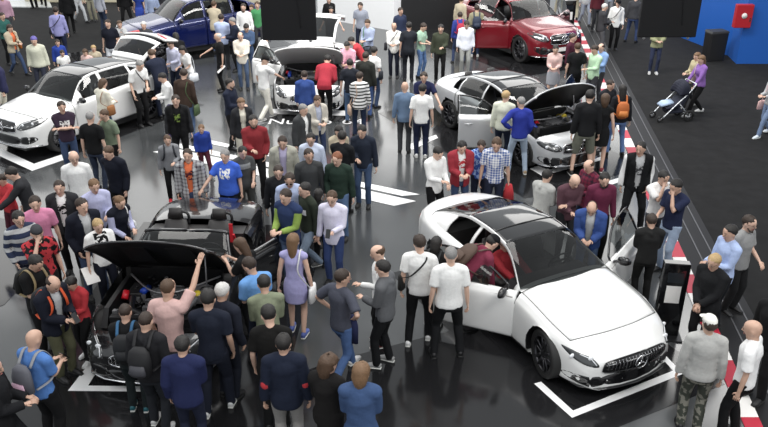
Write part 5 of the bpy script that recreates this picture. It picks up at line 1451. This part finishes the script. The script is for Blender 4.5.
p_(328, 56, 1.78, 172, 'person in a crimson jacket bending over the sports car engine', 'f', 'blk', 'short', ('cjacket', 'b01c34'), None, tr_('black'), 'ff', 'n', 42, 0, 10)
p_(304, 71, 1.62, 188, 'person in a royal blue jacket facing the sports car', 'f', 'dbr', 'short', ('cjacket', '2a4a90'), None, je('22345c'), 'dd', 'n', 5, 0, 10)
p_(350, 59, 1.72, 178, 'man in a dark T-shirt and jeans seen from behind beside the sports car', 'f', 'blk', 'short', T('222630'), None, je('4f6c92'), 'df', 'n', 0, 0, 10)
p_(366, 52, 1.78, 165, 'man in a dark green-black jacket and jeans seen from behind', 'f', 'dbr', 'short', ('cjacket', '2c2e2a'), None, je('3e5c94'), 'dd', 'c', 0, 0, 10)
p_(375, 47, 1.72, 140, 'man in a white T-shirt with a dark strap beside the man in the dark jacket', 'f', 'blk', 'short', T('white'), None, je('jeans'), 'dd', 'n', 0, 0, 10, bag=('crossR', '20242c', 'dark strap bag on the man in white by the sports car'))
p_(360, 72, 1.70, 192, 'person in a white and black striped top with jeans', 'f', 'dbr', 'short', S('white', 'stripes', 'black'), None, je('22304c'), 'fd', 'c', 0, -30, 10, bag=('toteL', 'b49a88', 'pale pink bag at the striped top'))
p_(318, 97, 1.66, 25, 'young person in a long beige cardigan looking down', 'f', 'brn', 'short', J('b8b2a6'), 'b0b8d0', je('2c3a5c'), 'ff', 'n', 0, 0, 20)
p_(304, 105, 1.74, 55, 'grey-haired man in a dark blazer over a white shirt', 'f', 'gry', 'short', J('3c3e40'), 'white', tr_('3a3c3e'), 'pd', 'n', 0, 0, 12)
p_(339, 127, 1.62, 15, 'black-haired woman in a beige top', 'f', 'blk', 'bob', SW('beige'), None, tr_('beige'), 'ff', 'n', 0, 0, 15, **F)
p_(342, 131, 1.74, 160, 'man in black seen from behind in front of the woman in beige', 'f', 'blk', 'short', SW('181a1e'), None, tr_('black'), 'ff', 'c', 0, 20, 12)
p_(361, 127, 1.78, -8, 'man in a navy sweater and jeans standing on the white stripes', 'f', 'blk', 'short', SW('222a3a'), None, je('3c5478'), 'df', 'n', 0, -10, 20)
p_(282, 138, 1.76, 2, 'man in an open beige jacket over a lavender shirt', 'f', 'dbr', 'short', J('a6a596'), 'b0a8cc', tr_('dgrey'), 'dd', 'n', 0, 0, 20)
p_(310, 135, 1.74, -5, 'man with glasses in a pale blue shirt', 'f', 'blk', 'short', S('c4d0ea'), None, tr_('navy'), 'dd', 'n', 0, 0, 20, glasses=True)
p_(309, 150, 1.80, 12, 'man with glasses in a charcoal sweater, walking', 'm', 'dbr', 'short', SW('3c3e40'), None, tr_('char'), 'dd', 'w', 0, 10, 8, glasses=True)
p_(336, 154, 1.78, -10, 'man with reddish hair in a dark green sweater and jeans', 'f', 'red', 'short', SW('dgreen'), None, je('52709a'), 'dp', 'n', 0, -10, 18)
p_(278, 167, 1.70, 5, 'young man with glasses in a black cardigan', 'f', 'dbr', 'short', SW('1c1e22'), None, tr_('navy'), 'dd', 'n', 0, 0, 15, glasses=True)
p_(289, 175, 1.74, 0, 'man with sunglasses in a pale blue hoodie', 'm', 'dbr', 'short', H('a9b8dc'), None, je('3c4c6c'), 'dd', 'n', 0, 0, 18, glasses='sun')
p_(303, 184, 1.74, -55, 'man in a dark olive sweatshirt with a white band across the chest', 'f', 'blk', 'short', SW('2c3428', 'bar', 'white'), None, je('7f93aa'), 'dd', 'w', 0, 0, 12, shoes='505050')
p_(284, 191, 1.70, -30, 'man in a navy padded vest with lime sleeves', 'f', 'dbr', 'short', ('vest', '24365e', None, 'lime'), None, je('4a5f80'), 'ff', 'n', 0, 0, 15)
p_(319, 189, 1.58, 160, 'black-haired person half hidden behind the man in the white shirt', 'f', 'blk', 'bob', SW('char'), None, tr_('black'), 'dd', 'n', 0, 0, 10, **F)
p_(331, 193, 1.74, -12, 'man with glasses in a pale shirt and jeans holding his phone', 'f', 'brn', 'short', S('d6d3ea'), None, je('2e4274'), 'fd', 'n', 0, 0, 15, glasses=True, hold=('phone', 'smartphone of the man in the pale shirt', 'L'))
# --- centre front
p_(293, 234, 1.72, 172, 'long-haired woman in a lavender dress seen from behind', 'f', 'lbr', 'long', ('dress', 'a4a0d4'), None, ('none', 'black'), 'dd', 'c', 0, 0, 5, shoes='5060a0', bag=('toteR', 'd8d8d8', 'white bag at the side of the woman in the dress'), **F)
p_(246, 258, 1.74, -140, 'bearded man in a light blue T-shirt looking into the roadster', 'm', 'dbr', 'short', T('5a9ade'), None, je('navy'), 'ff', 'n', 14, 20, 15, beard=True)
p_(263, 275, 1.72, 195, 'man in an olive green shirt seen from behind', 'm', 'blk', 'short', S('7c8468'), None, tr_('dgrey'), 'ff', 'n', 10, 0, 15)
p_(267, 305, 1.80, 182, 'broad man in a black T-shirt seen from behind', 'f', 'blk', 'short', T('141312'), None, tr_('black'), 'df', 'n', 6, 20, 18, wide=1.15)
p_(283, 334, 1.78, 182, 'man in a navy blazer with red elbow patches and grey trousers', 'm', 'blk', 'short', J('182034'), None, tr_('8a8784'), 'dd', 'n', 0, 0, 8)
p_(330, 356, 1.66, 160, 'curly-haired woman in a dark coat in the front row', 'm', 'brn', 'curly', J('1a1818'), 'white', tr_('black'), 'ff', 'n', 0, -30, 8, **F)
p_(362, 363, 1.68, 178, 'person with fair hair in a blue denim jacket in the front row', 'm', 'lbr', 'bob', ('cjacket', '34507c'), None, je('jeans'), 'ff', 'n', 0, -15, 10, **F)
p_(223, 283, 1.76, 160, 'white-haired man in a dark suit at the roadster', 'm', 'wht', 'short', J('1e2230'), None, tr_('1a1e2a'), 'dd', 'n', 5, 0, 10)
p_(208, 289, 1.74, 178, 'dark-haired man in a navy polo beside the white-haired man in a suit', 'm', 'blk', 'short', PO('1a2030'), None, tr_('1c2130'), 'fd', 'l', 4, 0, 10, shoes='d8d8d8')
p_(168, 279, 1.78, 168, 'man in a dusty pink T-shirt raising his right hand to the hood', 'm', 'brn', 'buzz', T('cfa6a0'), None, tr_('dgrey'), 'dw', 'n', 4, 0, 10)
p_(146, 312, 1.74, 172, 'young man in a dark hoodie with a shiny black backpack', 'm', 'dbr', 'buzz', H('222226'), None, tr_('25282e'), 'dd', 'c', 4, 0, 12, shoes='d0d0d0', bag=('backpack', '17171a', 'shiny black backpack on the young man in the hoodie', '3a3a40'))
p_(125, 304, 1.72, 182, 'man in black with a blue-trimmed backpack at the roadster', 'm', 'dbr', 'buzz', T('17181a'), None, tr_('1c2426'), 'fd', 'n', 4, 0, 12, shoes='1e5a64', bag=('backpack', '16181c', 'black backpack with blue trim', '16181c', '2a5a80'))
p_(182, 336, 1.72, 180, 'dark-haired man in a navy blue jacket, front row left', 'm', 'blk', 'short', ('cjacket', '1e2650'), None, je('1c2238'), 'df', 'n', 2, 0, 12, hold=('phone', 'smartphone held by the man in the navy jacket', 'L'))
p_(237, 239, 1.66, -115, 'long-haired woman in black photographing the roadster', 'f', 'brn', 'long', T('black', 'print', 'white'), None, tr_('black'), 'uu', 'n', 12, 0, 15, hold=('phone', 'phone held out by the long-haired woman', 'R'), **F)
p_(344, 270, 1.74, 140, 'young man in a slate T-shirt and jeans with a hand on his hip', 'm', 'dbr', 'short', T('474a58'), None, je('3f5f92'), 'hh', 'w', 0, -30, 10, shoes='d0d0d0', hold=('garment', 'dark blue jacket carried by the young man in slate', 'R', '20264a'))
p_(381, 261, 1.72, -110, 'young man in a grey hooded sweatshirt and black trousers', 'f', 'blk', 'short', H('5a5c60'), None, tr_('141518'), 'fd', 'c', 0, 0, 10, shoes='8c8c8c')
p_(376, 246, 1.74, -85, 'balding man in a white shirt behind the grey sweatshirt', 'f', 'brn', 'balding', S('white'), None, tr_('black'), 'fd', 'n', 0, 0, 12, shoes='602020')
p_(419, 235, 1.80, 168, 'dark-haired man in a white T-shirt with a black crossbody strap', 'f', 'dbr', 'short', T('white'), None, tr_('141518'), 'dd', 'l', 0, 30, 10, shoes='d8d8d8', bag=('crossL', '141414', 'black crossbody bag on the man in white'))
p_(437, 237, 1.66, 160, 'person in a black hood with a black backpack and pale trousers', 'f', 'blk', 'bob', H('141416'), None, tr_('c4c4c4'), 'dd', 'n', 4, 0, 8, bag=('backpack', '1c1e20', 'small black backpack on the hooded person', '2e3236'))
p_(451, 247, 1.80, 182, 'sturdy grey-haired man in a white T-shirt and black trousers', 'f', 'gry', 'buzz', T('white'), None, tr_('141518'), 'dd', 's', 0, 0, 5, wide=1.1)
# --- by the coupe
p_(497, 236, 1.76, 115, 'man in a maroon hoodie and black cap leaning into the open coupe door', 'f', 'blk', 'short', H('7c2440'), None, tr_('3c3438'), 'rr', 'n', 50, 0, 0, hat=('cap', '16161a'), bag=('backpack', '4c3a30', 'brown backpack of the man leaning into the coupe'))
p_(440, 149, 1.74, 35, 'dark-haired man in a white shirt behind the coupe', 'f', 'blk', 'short', S('white'), None, tr_('black'), 'cf', 'n', 0, 0, 28)
p_(463, 143, 1.72, 8, 'young man in a red cardigan over a white T-shirt with a red print', 'f', 'blk', 'short', J('9a1f30'), ('white', 'print', 'bred'), je('jeans'), 'ff', 'n', 0, 0, 25)
p_(482, 142, 1.72, 0, 'young man in a blue patterned T-shirt', 'm', 'dbr', 'short', T('2a56b0', 'floral', '8fb2e4'), None, je('navy'), 'dd', 'n', 0, 0, 25)
p_(497, 140, 1.74, -8, 'man in a blue checked shirt with a red sweater at his waist', 'm', 'brn', 'short', T('3c5ca0', 'check', 'white'), None, je('navy'), 'dd', 'n', 0, 0, 25, hold=('garment', 'red sweater hanging at the waist of the man in checks', 'L', 'bred'))
p_(521, 97, 1.80, 178, 'grey-haired man in a royal blue sweater and pale jeans', 'f', 'gry', 'buzz', SW('2336a0'), None, je('9fb2c8'), 'hp', 's', 0, 20, 8, shoes='a08a70')
p_(507, 91, 1.76, 160, 'fair-haired person in a cream sweater vest beside the silver car', 'f', 'bld', 'short', SW('cfd2bc'), None, je('1c2438'), 'dd', 'n', 0, -20, 10)
p_(591, 90, 1.86, 178, 'man in a black sweatshirt and khaki shorts seen from behind', 'f', 'blk', 'short', SW('1a1b1e'), None, ('shorts', 'cambg'), 'dd', 's', 0, -20, 10, shoes='26201e')
p_(606, 94, 1.74, 165, 'brown-haired woman in a black dress holding a leaflet', 'f', 'brn', 'bob', ('dress', '17181a'), None, ('none', 'black'), 'fd', 'n', 0, 0, 15, shoes='7a1c2c', hold=('paper', 'leaflet held by the woman in black', 'L'), **F)
p_(623, 85, 1.72, 178, 'dark-haired woman in jeans with an orange backpack', 'f', 'blk', 'long', SW('1a1c22'), None, je('5273a8'), 'dd', 's', 0, 0, 8, bag=('backpack', 'b0602c', 'orange leather backpack on the dark-haired woman', 'c07436'), **F)
p_(612, 81, 1.72, 30, 'man in black facing the woman with the orange backpack', 'f', 'dbr', 'short', J('20232a'), None, tr_('black'), 'ff', 'n', 0, 0, 15)
p_(594, 46, 1.78, -65, 'man in a pale green shirt behind the raised hood', 'f', 'dbr', 'short', S('aed6ac'), None, tr_('dgrey'), 'fd', 'n', 0, 0, 20)
p_(601, 44, 1.78, -50, 'balding man in a light blue shirt beside the man in pale green', 'f', 'dbr', 'balding', S('7ba0d4'), None, tr_('dgrey'), 'fd', 'n', 0, 0, 15)
p_(574, 34, 1.74, 60, 'dark-haired man in a maroon top below the red SUV', 'f', 'dbr', 'short', SW('4e1c30'), None, tr_('black'), 'fd', 'n', 0, 0, 8)
p_(578, 43, 1.76, 175, 'man in a black T-shirt seen from behind below the red SUV', 'f', 'brn', 'short', T('141518'), None, tr_('black'), 'dd', 'n', 0, 0, 8)
p_(556, 46, 1.66, -15, 'dark-haired woman in a pale pink top and grey skirt', 'f', 'blk', 'pony', SW('cfaaa4'), None, ('skirt', '9a9ca4'), 'ff', 'n', 0, 0, 15, **F)
p_(606, 4, 1.74, 90, 'white-haired man in a dark jacket and grey trousers, top right', 'f', 'wht', 'short', J('3a3a3e'), None, tr_('55565a'), 'ff', 'n', 0, 0, 10)
p_(619, 0, 1.78, 0, 'man in a white shirt and black cap with a dark strap, top right', 'f', 'blk', 'short', S('white'), None, tr_('black'), 'dd', 'n', 0, 0, 10, hat=('cap', 'black'), bag=('crossR', '202024', 'dark strap bag of the man in the black cap'))
p_(637, -6, 1.76, 150, 'person in dark clothes and jeans partly hidden by the hanging screen', 'f', 'dbr', 'short', SW('dgrey'), None, je('2e4068'), 'dd', 's', 0, 0, 10)
p_(661, 20, 1.74, -10, 'person in a khaki jacket below the right-hand hanging screen', 'f', 'brn', 'short', ('cjacket', '8c8f66'), None, je('2c3450'), 'ff', 'n', 0, 0, 10, shoes='b8b8b8')
p_(701, 56, 1.66, -75, 'fair-haired woman in a purple top pushing the stroller', 'f', 'lbr', 'long', SW('8a5cb0'), None, tr_('black'), 'SS', 'w', 6, 0, 10, shoes='e0e0e0', bag=('shoulderR', 'cdb8a8', 'pale pink shoulder bag of the woman in purple'), **F)
p_(697, 53, 1.66, -70, 'woman in a beige jacket walking behind the woman in purple', 'f', 'lbr', 'long', J('b0a47c'), None, tr_('char'), 'ff', 'w', 0, 0, 10, shoes='e0e0e0', **F)
p_(776, 72, 1.68, -70, 'person in jeans with a floral bag at the right edge', 'f', 'brn', 'long', SW('lgrey'), None, je('6d84a8'), 'ff', 'w', 0, 0, 10, shoes='d0d8e0', bag=('toteR', 'cfaaa8', 'floral bag at the right edge'), **F)
p_(547, -14, 1.76, 120, 'person in a dark coat and grey trousers above the red SUV', 'f', 'brn', 'short', J('dgrey'), None, tr_('8e8a7a'), 'dd', 'n', 0, 0, 5)
p_(563, -26, 1.76, 190, 'man in a charcoal jacket with pale trousers behind the red SUV', 'f', 'dbr', 'short', J('4a4a50'), None, tr_('b3ab92'), 'dd', 'w', 0, 0, 5)
p_(578, -24, 1.76, 170, 'person in a beige coat striding behind the red SUV', 'f', 'lbr', 'short', J('b0a890'), None, tr_('a8a084'), 'dd', 'w', 0, 0, 5)
p_(589, -20, 1.78, 10, 'man in light grey striding at the top of the kerb', 'f', 'gry', 'short', S('lgrey'), None, je('8a93a4'), 'dd', 'w', 0, 0, 5)
p_(600, -14, 1.74, 10, 'person in dark red at the top of the kerb', 'f', 'dbr', 'short', SW('5a1c28'), None, tr_('char'), 'dd', 'n', 0, 0, 5)
p_(612, -22, 1.74, 0, 'man in a pale blue shirt at the top edge, right of the kerb', 'f', 'gry', 'short', S('a4aebc'), None, tr_('grey'), 'dd', 'n', 0, 0, 5)
p_(467, 22, 1.76, 0, 'man in a loose white shirt and grey trousers looking down', 'f', 'dbr', 'short', S('e2e6f2'), None, tr_('9a9c98'), 'dd', 'n', 0, 0, 30, wide=1.08)
p_(460, 12, 1.70, 185, 'youth in blue with a red backpack behind the man in white', 'f', 'dbr', 'short', SW('2a3c90'), None, je('2c3a5c'), 'dd', 's', 0, 0, 8, bag=('backpack', 'a02038', 'red and blue backpack'))
p_(477, 5, 1.76, 178, 'man in a khaki jacket with a dark blue backpack', 'f', 'dbr', 'short', ('cjacket', '8c8668'), None, je('34486b'), 'dd', 'n', 0, 0, 8, shoes='c8c8c8', bag=('backpack', '222c40', 'dark blue backpack on the man in khaki'))
p_(462, -3, 1.72, 140, 'person in a pale top between the plinth and the red SUV', 'f', 'brn', 'short', SW('beige'), None, tr_('dgrey'), 'dd', 'n', 0, 0, 8)
p_(441, 25, 1.78, -5, 'man in a dark green sweater and slim black trousers', 'f', 'blk', 'short', SW('3a4030'), None, tr_('black'), 'fd', 'n', 0, 0, 10)
p_(425, 24, 1.74, 55, 'young man in a mint T-shirt and jeans', 'f', 'dbr', 'short', T('mint'), None, je('4f74a8'), 'ff', 'n', 0, 0, 25)
p_(409, 22, 1.78, 178, 'man in a dark T-shirt and trousers seen from behind near the plinth', 'm', 'blk', 'short', T('22262e'), None, tr_('1c1f26'), 'df', 'n', 0, 0, 8)
p_(394, 23, 1.74, -5, 'balding man in a white shirt with a dark crossbody strap', 'm', 'brn', 'balding', S('e8e6e0'), None, tr_('1c2030'), 'ff', 'n', 0, 0, 8, bag=('crossR', '202028', 'dark crossbody bag of the balding man'))
p_(401, 8, 1.72, 30, 'person in a white and navy top behind the balding man in white', 'm', 'dbr', 'short', SW('2a3450'), None, tr_('1c2030'), 'dd', 'n', 0, 0, 8)
p_(405, 82, 1.74, 175, 'bald man in a denim shirt seen from behind', 'm', 'gry', 'bald', S('5f7a9a'), None, tr_('3a3c40'), 'df', 'n', 0, 0, 5)
p_(423, 84, 1.76, 182, 'man in a white T-shirt and navy trousers seen from behind', 'f', 'blk', 'short', T('white'), None, tr_('1c2440'), 'dd', 'n', 0, -20, 10, shoes='d8d8d8')
p_(424, 73, 1.76, -5, 'man in a navy polo shirt facing the man in the white T-shirt', 'f', 'dbr', 'short', PO('1e2348'), None, tr_('222838'), 'of', 'n', 0, 0, 15)
p_(549, 170, 1.72, 130, 'dark-haired person in a light grey hoodie behind the coupe', 'f', 'blk', 'short', H('a6a6a2'), None, tr_('dgrey'), 'ff', 'n', 6, 0, 10)
p_(577, 177, 1.76, 12, 'bald man in a mauve shirt bending over with his hands together', 'f', 'gry', 'bald', S('mauve'), None, tr_('char'), 'xf', 'n', 12, 0, 22)
p_(588, 161, 1.72, -60, 'balding man in a red plaid shirt behind the bald man', 'f', 'brn', 'balding', S('7c1c3c', 'plaid', '2a2030'), None, je('navy'), 'ff', 'n', 0, 0, 20)
p_(606, 175, 1.76, 0, 'dark-bearded young man in a maroon buttoned shirt', 'f', 'blk', 'short', S('6a2040'), None, tr_('black'), 'dd', 'n', 0, 0, 22, beard=True)
p_(592, 205, 1.76, -20, 'man in a blue zip top over a grey T-shirt looking down at the coupe', 'm', 'dbr', 'balding', J('2c4c90'), 'lgrey', je('4a6288'), 'ff', 'n', 10, 0, 28)
p_(641, 143, 1.80, -10, 'young man in a black track suit with white stripes', 'm', 'blk', 'short', J('141518', 'sleeveline', 'd8d8d8'), ('lgrey', 'print', 'dgrey'), tr_('141518'), 'pd', 's', 0, -25, 10, shoes='c8c8c8')
p_(666, 173, 1.74, 15, 'young man in a white T-shirt by the kerb', 'm', 'blk', 'short', T('dedcda'), None, tr_('dgrey'), 'ft', 'n', 0, 0, 20)
p_(675, 181, 1.78, -60, 'dark-haired man in a navy T-shirt and light jeans touching his chin', 'm', 'blk', 'short', T('1e2644'), None, je('94a8c4'), 'tf', 'n', 0, 0, 22)
p_(652, 214, 1.60, 176, 'youngster in a dark hoodie seen from behind by the information stand', 'm', 'dbr', 'short', H('1e1e1e'), None, tr_('161616'), 'ff', 'n', 0, 0, 15)
p_(714, 256, 1.68, -55, 'person with short fair hair and glasses in a black jacket by the kerb', 'm', 'bld', 'short', J('17181b'), None, tr_('black'), 'kk', 'n', 0, 0, 15, glasses=True)
p_(730, 226, 1.74, -75, 'dark-haired man in a light blue shirt in the right-hand aisle', 'm', 'blk', 'short', S('a3b9e6'), None, tr_('16181e'), 'ff', 'n', 0, 0, 10)
p_(752, 217, 1.80, 35, 'bearded man with glasses in a grey T-shirt holding out a hand', 'f', 'dbr', 'short', T('8c8c8c'), None, tr_('1c1c1e'), 'cd', 'n', 0, 0, 8, beard=True, glasses=True, wide=1.1)
p_(711, 316, 1.72, 165, 'man in a white cap, grey sweatshirt and camouflage trousers', 'm', 'dbr', 'short', SW('a9a9a6'), None, ('trousers', '3c4038', 'camo', '77756a'), 'dd', 'n', 0, 20, 0, hat=('cap', 'e0ded6'), wide=1.08)
p_(753, 321, 1.74, -125, 'bald man in a white T-shirt and black trousers, bottom right', 'm', 'brn', 'bald', T('e4e4e4'), None, tr_('121214'), 'dd', 'c', 0, 0, 10)
p_(779, 290, 1.74, -60, 'person in black with a white bag cut by the right edge', 'f', 'blk', 'short', SW('black'), None, tr_('black'), 'dd', 'n', 0, 0, 10)
p_(-8, 360, 1.72, 100, 'person in dark clothes cut by the bottom left corner', 'm', 'blk', 'short', J('15161a'), None, tr_('15161a'), 'ff', 'w', 0, 0, 10)
# seated in the coupe
dr_loc = cp.matrix_world if False else (Matrix.Translation(cp.location) @ Matrix.Rotation(math.radians(28), 4, 'Z')) @ Vector((-.37, 2.62 - 2.49, 0))
p_(0, 0, 1.70, 28, 'person in a red shirt sitting in the open white coupe', 'f', 'blk', 'short', SW('b01c2c'), None, tr_('dgrey'), 'rr', 'n', -14, 0, 15, loc=dr_loc, sit=1, seat_z=-.02)
flush_remesh()
